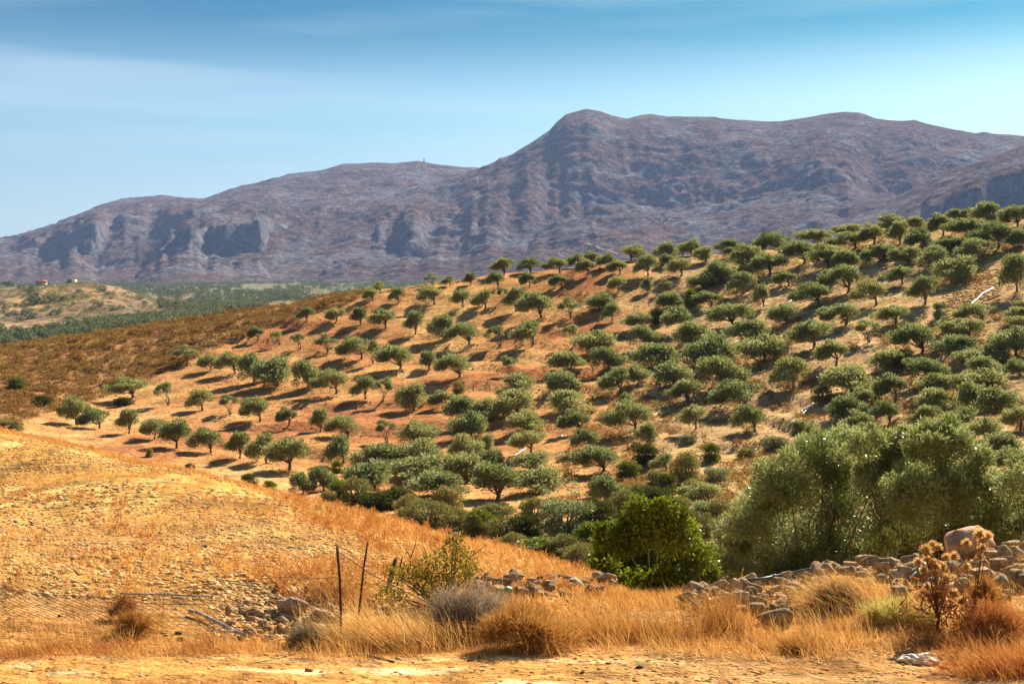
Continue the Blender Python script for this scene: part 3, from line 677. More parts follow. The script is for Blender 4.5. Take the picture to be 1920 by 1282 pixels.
# ------------------------------------------------------------------ the olive trees of the hill, row by row
# each: centre x, top y, crown width, foot x, foot y (photograph pixels), look (r round, w wide, s sparse, d dense)
ROWS = {
 "skyline row": """939 486 46 946 515 r;991 485 44 995 511 r;1044 485 42 1049 511 w;1082 478 36 1084 502 d;1109 463 38 1114 491 r;1139 477 36 1140 501 d;1189 461 46 1183 489 w;1247 458 40 1250 488 d;1298 451 42 1298 479 d;1365 451 42 1366 474 d;1448 437 64 1460 478 w;1515 432 66 1535 460 w;1578 417 54 1598 441 w;1632 417 56 1639 458 r;1670 404 54 1672 428 d;1713 409 40 1715 431 d;1757 397 48 1768 443 r;1790 394 30 1791 414 d;1817 391 28 1817 412 d;1847 383 54 1852 420 d;1898 385 58 1908 428 w""",
 "row next below the skyline": """705 527 29 713 551 r;802 514 28 810 536 s;840 517 24 844 536 r;876 513 27 883 535 r;929 510 31 934 539 r;1095 482 40 1102 516 r;1157 485 38 1162 515 r;1207 480 45 1215 517 r;1252 477 32 1252 496 d;1273 480 46 1278 517 r;1322 463 36 1322 491 d;1372 465 28 1372 483 d;1396 460 58 1405 505 w;1502 453 60 1509 493 w;1595 438 68 1603 467 w;1643 452 52 1659 490 r;1680 418 44 1688 459 r;1714 425 54 1732 468 r;1804 412 70 1819 448 w;1858 420 70 1872 464 w;1914 428 45 1915 464 d""",
 "third row below the skyline": """692 541 33 699 564 w;741 540 31 747 567 r;804 539 47 814 570 w;862 539 36 868 575 r;905 543 40 910 579 r;938 541 25 943 566 s;994 508 30 993 538 r;1041 512 36 1052 540 r;1157 516 36 1159 548 r;1210 524 19 1213 548 d;1246 525 28 1249 548 s;1352 490 58 1353 529 d;1440 475 62 1443 515 w;1541 460 56 1552 501 w;1586 468 56 1590 497 d;1625 470 22 1625 494 d;1691 461 56 1703 497 w;1769 444 58 1788 469 w;1757 464 56 1755 497 d;1833 447 62 1842 492 w""",
 "fourth row below the skyline": """568 576 31 575 602 r;620 575 39 630 605 r;667 578 37 676 610 r;719 581 48 723 615 w;768 586 40 780 627 r;968 541 42 968 584 r;1016 550 66 1014 595 r;1067 561 46 1069 597 s;1128 550 54 1122 581 d;1139 570 33 1148 601 r;1195 583 54 1203 617 r;1259 547 48 1262 579 d;1318 515 48 1320 541 d;1386 511 50 1394 550 r;1472 506 45 1478 536 r;1576 494 76 1590 548 w;1677 495 50 1692 533 r;1794 482 78 1800 529 d;1892 479 56 1907 549 r""",
 "fifth row below the skyline": """477 610 30 483 638 r;517 623 28 523 646 s;559 627 32 563 654 s;609 629 48 613 662 s;822 595 48 831 636 d;864 606 61 880 645 w;925 614 45 937 650 s;988 600 57 999 648 r;1069 612 40 1077 648 s;1128 624 76 1125 661 d;1209 614 57 1212 649 d;1275 573 64 1280 618 r;1331 544 56 1333 575 r;1425 535 35 1432 575 r;1520 533 68 1534 574 w;1629 528 60 1642 572 w;1726 521 60 1736 571 r;1832 569 64 1841 602 w""",
 "sixth row below the skyline": """660 632 58 677 673 w;697 644 36 700 682 s;744 649 65 751 692 w;800 660 40 805 695 r;855 665 62 862 707 w;951 670 36 958 705 s;1064 658 66 1070 693 d;1140 655 63 1142 691 d;1231 648 85 1232 687 d;1308 609 70 1298 651 d;1365 569 80 1373 613 w;1467 566 58 1474 609 r;1574 567 73 1586 608 w;1680 569 62 1680 607 r;1760 596 50 1776 629 s;1807 596 78 1815 635 w;1915 566 42 1918 586 d;1913 578 52 1912 603 d""",
 "seventh row below the skyline": """340 650 50 350 681 s;388 661 43 395 695 r;434 662 50 440 700 r;478 668 55 478 716 d;508 672 72 518 723 d;571 681 52 578 727 d;621 696 62 630 738 w;676 706 46 685 748 r;722 712 45 717 753 s;967 704 70 975 743 d;1058 694 68 1060 736 d;1154 687 57 1163 739 r;1197 684 42 1198 721 d;1260 681 75 1265 723 d;1339 634 88 1340 687 d;1407 603 76 1405 639 d;1520 595 77 1527 652 r;1620 603 60 1630 642 s;1722 609 80 1730 661 w;1798 632 80 1798 669 d;1892 618 80 1910 669 d;1914 596 54 1916 623 d""",
 "eighth row below the skyline": """240 710 68 249 746 w;311 720 40 315 759 s;363 732 50 379 769 r;429 743 46 432 777 s;766 721 55 775 769 d;832 730 52 836 765 r;868 747 58 866 791 d;915 748 50 915 786 d;974 734 80 970 776 d;1064 735 82 1058 774 d;1176 737 26 1176 763 d;1278 714 66 1290 757 r;1361 674 94 1360 723 d;1443 633 94 1440 677 d;1565 634 60 1568 684 r;1692 654 86 1690 691 d;1853 652 94 1855 689 d;1914 673 50 1912 705 d""",
 "ninth row below the skyline": """479 748 54 487 790 w;532 761 42 542 797 r;596 768 40 602 809 r;721 791 48 726 830 s;884 777 67 888 821 d;980 772 73 990 809 d;1074 765 64 1083 811 r;1180 755 80 1191 812 w;1293 754 50 1305 804 r;1393 713 81 1396 768 w;1474 672 72 1488 729 r;1599 686 97 1595 736 d;1682 697 62 1679 751 r;1742 675 83 1742 711 d;1844 672 62 1844 711 d;1853 695 92 1850 732 d""",
 "tenth row below the skyline": """133 748 54 143 796 w;178 766 51 186 803 w;240 769 46 243 813 r;278 781 48 290 823 r;648 780 58 652 820 w;789 790 71 790 833 d;875 819 60 870 866 d;913 815 32 914 850 d;988 803 66 995 849 r;1102 805 56 1107 841 r;1214 797 35 1214 831 d;1406 760 58 1415 809 r;1591 747 66 1585 786 d;1629 724 66 1626 765 r;1767 701 76 1773 740 w;1821 715 52 1821 766 d;1871 726 80 1871 771 d;1897 757 60 1914 807 r""",
 "eleventh row below the skyline": """325 787 57 332 840 w;388 803 55 395 848 r;439 812 49 451 859 r;487 812 54 499 869 r;636 815 52 644 869 r;704 837 88 715 882 d;792 827 82 790 872 d;882 848 87 880 898 d;924 843 54 924 873 d;997 848 67 1003 879 d;1122 837 82 1132 883 w;1233 850 42 1249 884 r;1494 790 40 1502 833 r;1527 795 38 1527 841 d;1612 766 64 1616 814 r;1664 752 58 1669 793 r;1755 732 66 1755 771 d;1735 762 60 1742 805 r;1818 761 70 1817 803 r;1639 797 50 1639 838 d""",
 "lowest row above the ravine": """541 821 76 544 881 w;568 890 46 570 926 d;609 879 51 608 920 d;697 866 88 700 915 d;794 855 102 795 901 d;803 888 100 824 930 d;916 872 112 935 939 r;1017 878 92 1020 923 d;1149 898 68 1145 951 d;1328 902 78 1326 948 w;1326 945 72 1326 991 d;1851 787 64 1851 824 d;1885 809 72 1885 850 d;1896 841 66 1896 882 d""",
}
ORD = "first second third fourth fifth sixth seventh eighth ninth tenth eleventh twelfth thirteenth fourteenth fifteenth sixteenth seventeenth eighteenth nineteenth twentieth twenty-first twenty-second twenty-third twenty-fourth twenty-fifth twenty-sixth twenty-seventh twenty-eighth twenty-ninth thirtieth thirty-first thirty-second thirty-third".split()
KIND = {"r": "round", "w": "wide", "s": "sparse", "d": "dense"}
LOOK = {"r": "round-headed olive tree on a bare stem", "w": "spreading olive tree leaning over its trunk", "s": "thin open olive tree with bare limbs", "d": "dense low olive tree branching near ground"}
n_tree = 0
for row, txt in ROWS.items():
    trees = sorted([tuple(q.split()) for q in txt.split(";")], key=lambda q: float(q[0]))
    for i, (cx, ty, w, bx, by, kd) in enumerate(trees):
        cx, ty, w, bx, by = map(float, (cx, ty, w, bx, by))
        p = G.hit(bx, by, 54, 190)
        ppm = F / p.y
        h = (by - ty) / ppm * (1.22 if kd == 'd' else 1.10); ww = w / ppm * {'r': 1.22, 'w': 1.2, 's': 1.15, 'd': 1.16}[kd]
        label = f"{LOOK[kd]}, {ORD[i]} from left in {row}"
        lean = cx - bx
        plant_tree("olive_tree", p, ww, h, KIND[kd], random.randrange(42), label, "olive trees planted on the hillside", flip=lean > 4)
        n_tree += 1

# ------------------------------------------------------------------ orchard in the valley: the nearest trees one by one, the rest as a mass
def blob_template(seed, n):
    global rng
    keep, rng = rng, np.random.default_rng(seed)
    V, Q, t = leaves([(0, 0, .5), (.22, .1, .42), (-.2, -.1, .45), (0, .2, .38), (.05, -.22, .4)], [(.34, .34, .36), (.25,) * 3, (.27,) * 3, (.25,) * 3, (.25,) * 3], n, .22, .17, .8, .4, .5, .7)
    rng = keep
    return V, Q, t
BLOB = [blob_template(900 + i, 110) for i in range(4)]
blob_me = [np_mesh("orchard_crown", V, Q, attrs={"tint": t}) for V, Q, t in BLOB]
def scatter(P, S, H, templates, name, tint_shift=None, rot=True):
    """many copies of small templates joined into one mesh"""
    Vs, Qs, Ts, n = [], [], [], 0
    k = rng.integers(0, len(templates), len(P))
    for j, (V, Q, t) in enumerate(templates):
        idx = np.where(k == j)[0]
        if not len(idx): continue
        a = rng.random(len(idx)) * 6.283 if rot else np.zeros(len(idx))
        c, s = np.cos(a)[:, None], np.sin(a)[:, None]
        X = (V[None, :, 0] * c - V[None, :, 1] * s) * S[idx, None]; Y = (V[None, :, 0] * s + V[None, :, 1] * c) * S[idx, None]; Z = V[None, :, 2] * H[idx, None]
        W = np.stack([X, Y, Z], -1) + P[idx][:, None]
        Vs.append(W.reshape(-1, 3)); Qs.append((Q[None] + (np.arange(len(idx)) * len(V))[:, None, None]).reshape(-1, Q.shape[1]) + n)
        tt = np.repeat(t[None], len(idx), 0)
        if tint_shift is not None: tt = np.clip(tt * .6 + tint_shift[idx][:, None], 0, 1)
        Ts.append(tt.ravel()); n += len(idx) * len(V)
    V, Q = np.vstack(Vs), np.vstack(Qs)
    return np_mesh(name, V, Q if Q.shape[1] == 4 else None, Q if Q.shape[1] == 3 else None, attrs={"tint": np.concatenate(Ts)})
orch = []
for D in np.arange(470, 830, 5.0):                       # planted on a slanting grid, as the rows in the photograph run
    for X in np.arange(-300, 200, 8.6):
        x = X - (D - 470) * .44 + rng.normal() * .25; y = D + rng.normal() * .5
        px = CX + F * x / y
        if not (-60 < px < 420): continue
        py = HY - F * (float(VAL.height(x, y)) - CZ) / y
        top = np.interp(px, [-60, 20, 90, 150, 220, 300, 350, 420], [628, 625, 621, 611, 600, 592, 588, 584])
        if py < top or py > 672 or rng.random() < .04: continue
        orch.append((x, y, float(VAL.height(x, y)), px, py))
orch = np.array(orch)
front = np.interp(orch[:, 3], [-60, 0, 150, 300, 450], [680, 657, 632, 610, 585])
vis = orch[:, 4] - 4 < front
orch = orch[vis]
order = np.argsort(orch[:, 1]); single = order[:85]; rest = order[85:]
for i in single:
    s = rng.uniform(3.9, 4.8)
    t = empty("olive_tree", tuple(orch[i, :3]), rng.random() * 6, (s, s, s * .9))
    tag(t, "small dense olive tree in the valley orchard beyond the brown scrub slope", "tree", "olive trees of the valley orchard")
    link("crown", blob_me[rng.integers(4)], M["olive_far"], t)
s = rng.uniform(3.8, 4.8, len(rest))
tag(link("orchard_foliage", scatter(orch[rest, :3], s, s * .9, BLOB, "orchard_foliage"), M["olive_far"]), "green olive orchard in rows at the foot of the low hill", "orchard", kind="stuff")
# far groves of the plain
N2 = 5200
px = rng.uniform(-80, 1250, N2); D = np.exp(rng.uniform(math.log(1080), math.log(2450), N2))
keepm = fbm(px / 60, np.log(D) * 9, 3, 91) > -.28
w = VAL.world(px[keepm], D[keepm]); s = rng.uniform(4, 8, len(w))
tag(link("grove_foliage", scatter(w, s, s * .8, [(V[:160], Q[:40], t[:160]) for V, Q, t in BLOB], "grove_foliage"), M["olive_far"]), "hazy green groves spread over the far plain", "grove", kind="stuff")
px = rng.uniform(300, 500, 420); D = rng.uniform(840, 1080, 420); w = VAL.world(px, D); s = rng.uniform(3.6, 5, 420)
tag(link("grove_foliage", scatter(w, s, s * .9, BLOB, "grove_foliage"), M["olive_far"]), "olive grove filling the gap between low hill and scrub slope", "grove", kind="stuff")
# shrubs on the low hill
HS = [(15, 536, 22), (40, 541, 16), (62, 540, 14), (56, 548, 20), (62, 558, 18), (68, 566, 34), (98, 562, 22), (118, 561, 16), (140, 556, 12), (138, 569, 10), (184, 573, 20), (176, 577, 12), (30, 572, 10), (52, 586, 22), (105, 588, 20), (113, 583, 14), (58, 595, 24), (38, 600, 18), (5, 575, 18), (8, 585, 16), (15, 592, 14), (26, 588, 16), (148, 547, 14), (192, 544, 18), (262, 560, 14), (272, 568, 12), (200, 551, 12), (228, 578, 14), (130, 598, 16), (2, 610, 14), (90, 577, 12), (210, 580, 12)]
for i, (hx, hy, hw) in enumerate(sorted(HS)):
    p = VAL.hit(hx, hy + 2, 700, 1100); s = hw / F * p.y
    t = empty("shrub", p, rng.random() * 6, (s, s, s * .55))
    tag(t, f"{'wide' if hw > 18 else 'small'} dark shrub, {ORD[i]} from left on the pale low hill with the ruin", "shrub", "shrubs of the low hill")
    link("foliage", blob_me[i % 4], M["shrub_dark"], t)
# low grey walls and heaps of brush along the terraces
px = rng.uniform(-60, 310, 4200); D = rng.uniform(775, 940, 4200); keepm = fbm(px / 35, D / 14, 3, 95) > -.02
w = VAL.world(px[keepm], D[keepm]); s = rng.uniform(.8, 2.6, len(w))
tag(link("brush", scatter(w, s, s * .7, [(V[:120], Q[:30], t[:120]) for V, Q, t in BLOB], "brush"), M["shrub_brown"]), "brown brush and rubble on the terraces of the low hill", "brush", kind="stuff")

# ------------------------------------------------------------------ ruin, house, mast
p = VAL.hit(135, 531, 850, 1000); u = p.y / F
t = tag(empty("stone_ruin", p, math.radians(-28)), "roofless square stone ruin on top of the low hill", "ruin")
b = MB(); W2, D2, H2 = 7.3 * u, 2.4, 7.0 * u
b.box(-W2, W2, -D2, -D2 + .6, -1, H2); b.box(-W2, W2, D2 - .6, D2, -1, H2 * .92); link("wall", b.mesh("ruin_wall_long"), M["ruinstone"], t)
b = MB(); b.box(W2 - .6, W2 + .003, -D2 + .603, D2 - .603, -1, H2 * 1.02); link("wall", b.mesh("ruin_wall_lit_end"), M["plaster_and_lit_stone"], t)  # same stone as the rest; its sunlit side is painted in as paler colour
b = MB(); b.box(-W2 - .003, -W2 + .6, -D2 + .603, D2 - .603, -1, H2 * .8); link("wall", b.mesh("ruin_wall_low"), M["ruinstone"], t)
b = MB(); b.box(-.5, .5, -D2 - .02, -D2 + .05, -1, H2 * .55); link("door_opening", b.mesh("ruin_door"), M["dark"], t)
p = VAL.hit(78, 534, 850, 1000); u = p.y / F
t = tag(empty("house", p, math.radians(-8)), "small house with orange tiled roof half hidden on the low hill", "house")
W2, D2, H2 = 8.5 * u, 2.2, 2.2
b = MB(); b.box(-W2, W2, -D2, D2, -1, H2); link("wall", b.mesh("house_wall"), M["plaster_and_lit_stone"], t)
b = MB(); V = [(-W2 - .3, -D2 - .4, H2 - .05), (W2 + .3, -D2 - .4, H2 - .05), (W2 + .3, D2 + .4, H2 - .05), (-W2 - .3, D2 + .4, H2 - .05), (-W2 - .3, 0, H2 + 1.5), (W2 + .3, 0, H2 + 1.5)]
b.add(V, [(0, 1, 5, 4), (2, 3, 4, 5), (3, 2, 1, 0)], [(0, 4, 3), (1, 2, 5)]); r = link("roof", b.mesh("house_roof"), M["rooftile"], t)
b = MB(); b.box(.6, 1.2, .3, .9, H2 + .8, H2 + 2.1); link("chimney", b.mesh("house_chimney"), M["plaster_and_lit_stone"], r)
b = MB(); b.box(-2.4, -1.5, -D2 - .03, -D2 + .03, .2, 1.5); link("window", b.mesh("house_window"), M["dark"], t)
b = MB(); b.box(-.5, .4, -D2 - .031, -D2 + .03, -1, 1.7); link("door", b.mesh("house_door"), M["wood"], t)
p = S1.hit(795, 306, 4600, 5300); u = p.y / F
t = tag(empty("mast", p), "tiny dark mast with short arms standing on the distant ridge", "mast")
b = MB(); b.tube([(0, 0, -8), (0, 0, 4.5 * u), (0, 0, 7 * u)], [1.2 * u, 1.1 * u, .8 * u], 8); link("pole", b.mesh("mast_pole"), M["mast"], t)
for dx, dz in ((-1.4, 2.0), (2.6, 3.2), (-.2, 3.0)):
    b = MB(); b.tube([(0, 0, 6.2 * u), (dx * u, 0, (6.2 + dz) * u)], [.45 * u, .2 * u], 6); link("arm", b.mesh("mast_arm"), M["mast"], t)

# ------------------------------------------------------------------ shrubs of the hill and the ravine
def bush_template(seed, n, L, W, flat=1.0, up=.5, nl=14):
    global rng
    keep, rng = rng, np.random.default_rng(seed)
    C, R = [], []
    for i in range(nl):
        th = i * 2.399 + rng.uniform(-.4, .4); rr = .36 * math.sqrt((i + .5) / nl); s = rng.uniform(.12, .19)
        z = .18 + .60 * flat * math.sqrt(max(0, 1 - (rr / .44) ** 2)) * rng.uniform(.65, 1.05)
        C.append((math.cos(th) * rr, math.sin(th) * rr, z)); R.append((s, s, s * .95))
        if rr > .15: C.append((math.cos(th) * rr * 1.05, math.sin(th) * rr * 1.05, .16)); R.append((s, s, .18))
    me = leaf_mesh("foliage", C, R, n, L, W, .7, up, .6, .45)
    b = MB()
    for i in range(0, len(C), 2): b.tube([(0, 0, -.05), np.array(C[i]) * (.5, .5, .4), C[i]], [.03, .02, .006], 4)
    rng = keep
    return me, b.mesh("stems", True)
BUSH = [bush_template(500 + i, 5200, .070, .030) for i in range(3)]
FINE = [bush_template(520 + i, 6500, .055, .022, 1.0, .8) for i in range(2)]
def shrub(px, top, w, base, mat, label, D=None, fine=False, group=None, i=0, name="shrub"):
    p = G.hit(px, base, 50 if D is None else float(crest_d(px)) * 1.15, 190)
    h = max(zpix(top, p.y) - p.z, .2); s = w / F * p.y
    t = empty(name, p, rng.random() * 6.28, (s, s, h)); tag(t, label, "shrub", group)
    f, st = (FINE if fine else BUSH)[i % (2 if fine else 3)]
    link("foliage", f, M[mat], t); link("stem", st, M["bark"], t)
    return t
if "olive_bush" not in M:
    M["olive_bush"] = leaf_mat("olive_bush_leaf", (.075, .088, .026), (.21, .225, .08), (.40, .41, .20), .42, .03, .5, vary=.1)
SHRUBS = [
 (1060, 918, 124, 1003, "olive_bush", "large grey-green olive bush filling the ravine behind the bright green shrub", 58, 1),
 (803, 928, 122, 990, "shrub_brown", "olive-brown domed shrub just behind the crest of the stony field", 46, 1),
 (705, 916, 84, 955, "shrub_dark", "low green shrub behind the field crest beside the olive-brown dome", 52, 0),
 (892, 962, 62, 1010, "olive_bush", "pale grey-green shrub between the brown dome and the dead grey shrub", 42, 1),
 (930, 940, 96, 985, "shrub_brown", "brownish shrub rising behind the dead grey shrub in the ravine", 50, 0),
 (948, 962, 92, 1012, "shrub_grey", "leafless grey dead shrub behind the field crest", 41, 1),
 (1022, 1003, 122, 1042, "shrub_green", "low yellow-green shrub mat at the foot of the large olive bush", 36, 0),
 (1092, 1010, 104, 1050, "olive_bush", "dull olive shrub between the low green mat and the bright bush", 33, 1),
 (1230, 906, 100, 948, "shrub_green", "yellow-green domed shrub above the bright green bush", 62, 0),
 (1285, 836, 70, 907, "shrub_brown", "tall brown half-bare bush beside the yellow-green dome", None, 1),
 (1232, 878, 56, 918, "olive_bush", "green shrub at the foot of the tall brown bush", None, 0),
 (1209, 826, 54, 868, "shrub_dark", "dark shrub between the lowest olive trees up from the brown bush", None, 0),
 (1333, 827, 42, 864, "shrub_green", "small bright green shrub on the scrubby slope right of the brown bush", None, 0),
 (1540, 720, 44, 753, "shrub_green", "bright green round shrub at the head of the broken white pipe", None, 0),
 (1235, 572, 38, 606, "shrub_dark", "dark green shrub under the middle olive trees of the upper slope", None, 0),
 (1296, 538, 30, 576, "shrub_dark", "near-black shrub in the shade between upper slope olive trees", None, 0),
 (1761, 558, 30, 597, "shrub_brown", "grey-brown shrub beside the stony patch with the long white pipe", None, 1),
 (1697, 597, 36, 624, "shrub_brown", "pale dry shrub beneath a spreading olive below the stony patch", None, 1),
 (1343, 868, 58, 907, "shrub_grey", "grey dry shrub on the scrubby slope above the pale grass", None, 1),
 (859, 710, 27, 737, "olive_bush", "small pale green shrub on the bare middle slope", None, 1),
 (78, 738, 42, 759, "shrub_dark", "wide dark shrub at the lower edge of the brown scrub", None, 0),
 (32, 704, 38, 730, "shrub_dark", "dark shrub alone in the brown scrub near the left edge", None, 0),
 (20, 784, 54, 808, "olive_bush", "low olive shrub beside the track at the left edge", None, 0),
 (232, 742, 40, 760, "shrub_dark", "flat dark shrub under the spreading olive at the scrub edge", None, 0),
 (632, 860, 24, 887, "shrub_dark", "small dark round bush beside an olive stem near the lowest row", None, 0),
 (280, 838, 17, 856, "olive_bush", "tiny green bush below the left end of the olive rows", None, 0),
 (467, 884, 32, 912, "shrub_green", "green bush peeping over the field crest below the twin olives", None, 0),
 (506, 898, 32, 925, "olive_bush", "second green bush peeping over the field crest", None, 0),
 (616, 917, 40, 948, "olive_bush", "low bush at the foot of the two joined olive trees", None, 0),
 (355, 866, 24, 886, "shrub_green", "small green tuft behind the field crest at left", None, 0),
 (1450, 812, 52, 838, "shrub_brown", "yellowish shrub below the broken white pipe", None, 1),
 (1400, 838, 40, 858, "shrub_green", "low green shrub on the scrubby slope beside the pale grass", None, 0),
 (1290, 810, 40, 832, "shrub_brown", "brown shrub on the scrubby slope under a round olive", None, 1),
]
for i, (px, top, w, base, mat, lab, D, fine) in enumerate(SHRUBS): shrub(px, top, w, base, mat, lab, D, fine, i=i)

RAV = [(668, 938, 56, 'olive_bush'), (640, 930, 44, 'shrub_dark'), (748, 942, 60, 'olive_bush'), (770, 968, 56, 'shrub_brown'), (860, 985, 60, 'olive_bush'), (840, 950, 52, 'shrub_brown'), (900, 1000, 56, 'shrub_grey'), (985, 1002, 60, 'shrub_brown'), (1000, 972, 50, 'shrub_dark'), (965, 1028, 52, 'olive_bush'), (1060, 1042, 70, 'shrub_brown'), (1110, 1030, 64, 'olive_bush'), (1120, 985, 64, 'olive_bush'), (1150, 1008, 56, 'shrub_brown'), (1170, 968, 60, 'olive_bush'), (1195, 938, 52, 'shrub_dark'), (1270, 962, 64, 'olive_bush'), (1310, 1002, 60, 'shrub_brown'), (1355, 985, 64, 'olive_bush'), (1375, 1020, 70, 'olive_bush'), (1395, 970, 50, 'shrub_brown'), (1420, 945, 46, 'olive_bush'), (1300, 935, 48, 'shrub_grey'), (1250, 920, 40, 'shrub_brown'), (1090, 1062, 60, 'shrub_brown'), (1130, 1075, 60, 'olive_bush'), (1330, 1052, 60, 'olive_bush'), (1180, 890, 44, 'shrub_brown'), (1120, 925, 46, 'olive_bush')]
SH = {'olive_bush': 'grey-green', 'shrub_brown': 'brownish olive', 'shrub_dark': 'dark green', 'shrub_grey': 'dry grey'}
for i, (px, base, w, mat) in enumerate(sorted(RAV)): shrub(px, base - w * (.78 + .18 * math.sin(i * 2.3)), w * 1.2, base + 6, mat, f"{SH[mat]} shrub, {ORD[i] if i < len(ORD) else 'last but ' + ORD[len(RAV) - i]} from left in the ravine thicket", 1, i % 2, "thicket shrubs along the ravine", i)
# brown scrub on the left shoulder and on the right-hand slope: ground cover
def mini_bush(seed, n=60, L=.20, W=.11):
    global rng
    keep, rng = rng, np.random.default_rng(seed)
    V, Q, t = leaves([(0, 0, .22), (.15, .1, .18), (-.16, -.06, .2)], [(.36, .36, .34), (.3, .3, .28), (.3, .3, .3)], n, L, W, .8, .5, .5, .6)
    rng = keep
    return V, Q, t
MINI = [mini_bush(700 + i) for i in range(5)]
def pick(n, px0, px1, d0, d1):
    px = rng.uniform(px0, px1, n); D = np.sqrt(rng.uniform(d0 ** 2, d1 ** 2, n))
    return px, D
px, D = pick(15000, -300, 720, 112, 186)
keepm = (G.at(px, D, scrub_mask) > .35) & (fbm(px / 14, D / 3, 3, 96) > -.3)
px, D = px[keepm], D[keepm]; w = G.world(px, D); s = rng.uniform(.45, 1.1, len(w)) * (1 + (rng.random(len(w)) < .05) * .8)
tag(link("scrub", scatter(w, s, s * rng.uniform(.42, .7, len(w)), MINI, "scrub", np.clip(rng.normal(.30, .16, len(w)), 0, .6)), M["scrub"]), "dense low brown scrub covering the left shoulder of the hill", "scrub", kind="stuff")
px, D = pick(11000, 1050, 2300, 66, 178)
keepm = (fbm(px / 70, D / 9, 4, 97) > -.08 + .22 * sstep(D, 110, 160))
px, D = px[keepm], D[keepm]; w = G.world(px, D); s = rng.uniform(.35, .9, len(w))
tag(link("scrub", scatter(w, s, s * .65, MINI, "scrub", np.clip(rng.normal(.34, .14, len(w)), 0, .6)), M["scrub"]), "dry brown brush between the olive trees on the right of the slope", "scrub", kind="stuff")
# straw tufts over the worked soil
px, D = pick(26000, -300, 2300, 60, 184)
keepm = fbm(px / 40, D / 6, 4, 98) > -.2
px, D = px[keepm], D[keepm]; w = G.world(px, D); s = rng.uniform(.18, .42, len(w))
tag(link("dry_grass", scatter(w, s, s * .7, [(V[:40], Q[:10], t[:40]) for V, Q, t in MINI], "dry_grass", np.clip(rng.normal(.35, .2, len(w)), 0, .6)), M["grass"]), "short straw tufts and clods on the worked hillside soil", "grass", kind="stuff")

# ------------------------------------------------------------------ stones
def stone_template(seed, npt=16, sub=True):
    r = np.random.default_rng(seed)
    bm = bmesh.new()
    d = r.normal(size=(npt, 3)); d /= np.linalg.norm(d, axis=1)[:, None]
    for v in d * np.array((.5, .42, .34)) * r.uniform(.85, 1.1, (npt, 1)): bm.verts.new(v)
    res = bmesh.ops.convex_hull(bm, input=bm.verts)
    bmesh.ops.delete(bm, geom=[v for v in bm.verts if not v.link_faces], context='VERTS')
    if sub: bmesh.ops.bevel(bm, geom=list(bm.edges), offset=.035, segments=1, affect='EDGES', profile=.5)
    me = bpy.data.meshes.new("stone"); bm.to_mesh(me); bm.free()
    return me
STONES = []
def big_stone(seed, npt=22, cuts=2):
    me = stone_template(seed, npt)
    bm = bmesh.new(); bm.from_mesh(me)
    bmesh.ops.triangulate(bm, faces=bm.faces)
    bmesh.ops.subdivide_edges(bm, edges=bm.edges, cuts=cuts, use_grid_fill=True)
    for v in bm.verts:
        q = v.co
        k = float(fbm(np.array(q.x * 3 + seed), np.array(q.y * 3 + q.z * 2.3), 4, seed)) * .10
        v.co += q.normalized() * k
    bmesh.ops.smooth_vert(bm, verts=bm.verts, factor=.5, use_axis_x=True, use_axis_y=True, use_axis_z=True)
    m2 = bpy.data.meshes.new("boulder"); bm.to_mesh(m2); bm.free()
    for p in m2.polygons: p.use_smooth = True
    return m2
BIG = [big_stone(60 + i, 16 + 3 * i) for i in range(4)]
STONES += [stone_template(40 + i, 12 + i % 6, True) for i in range(5)] + [big_stone(80 + i, 10 + i, 1) for i in range(11)]
def put_stone(parent, px, py, w, h=None, mat="stone", me=None, sink=.3, dmin=8, dmax=19, name="stone", lift=0):
    p = G.hit(px, py, dmin, dmax); k = p.y / F
    s = w * k; hz_ = (h or w * .62) * k
    me = me or STONES[rng.integers(len(STONES))]
    o = link(name, me, M[mat], parent)
    o.location = p + Vector((0, 0, hz_ * (.5 - sink) + lift))
    if parent is not None and parent.type == 'EMPTY': o.location -= parent.location
    o.scale = (s * 1.05, s * rng.uniform(.7, 1.1), hz_ * 1.45)
    o.rotation_euler = (rng.uniform(-.25, .25), rng.uniform(-.25, .25), rng.uniform(-.5, .5) + (math.pi if rng.random() < .5 else 0))
    return o
# bank of field stones on the right
bank = tag(empty("rubble_bank", G.hit(1600, 1110, 8, 19)), "long bank of tumbled pale field stones below the big olive trees", "rubble bank", "stone heaps along the road")
for px, py, w, h in ((1452, 1172, 92, 50), (1530, 1135, 62, 48), (1502, 1112, 50, 26), (1470, 1100, 44, 26), (1395, 1128, 52, 30), (1412, 1150, 40, 30), (1330, 1120, 60, 30), (1388, 1098, 50, 26), (1360, 1112, 34, 24), (1430, 1125, 30, 26), (1545, 1100, 52, 30), (1575, 1150, 44, 26), (1455, 1095, 36, 20), (1560, 1070, 46, 22), (1640, 1062, 62, 30), (1612, 1080, 44, 24), (1672, 1048, 36, 20), (1700, 1080, 66, 36), (1680, 1104, 30, 28), (1745, 1095, 34, 36), (1840, 1088, 62, 40), (1712, 1062, 30, 18), (1890, 1060, 44, 32), (1872, 1040, 36, 24), (1905, 1045, 48, 30), (1912, 1100, 64, 50), (1880, 1095, 36, 26), (1862, 1070, 30, 22), (1835, 1110, 56, 22), (1780, 1108, 44, 30), (1900, 1020, 40, 26), (1800, 1070, 34, 28), (1765, 1070, 30, 34), (1480, 1125, 34, 24), (1555, 1125, 40, 26), (1650, 1090, 40, 22), (1585, 1095, 36, 22), (1630, 1105, 36, 22), (1310, 1105, 40, 24), (1600, 1060, 40, 20)):
    put_stone(bank, px, py, w, h, sink=.25)
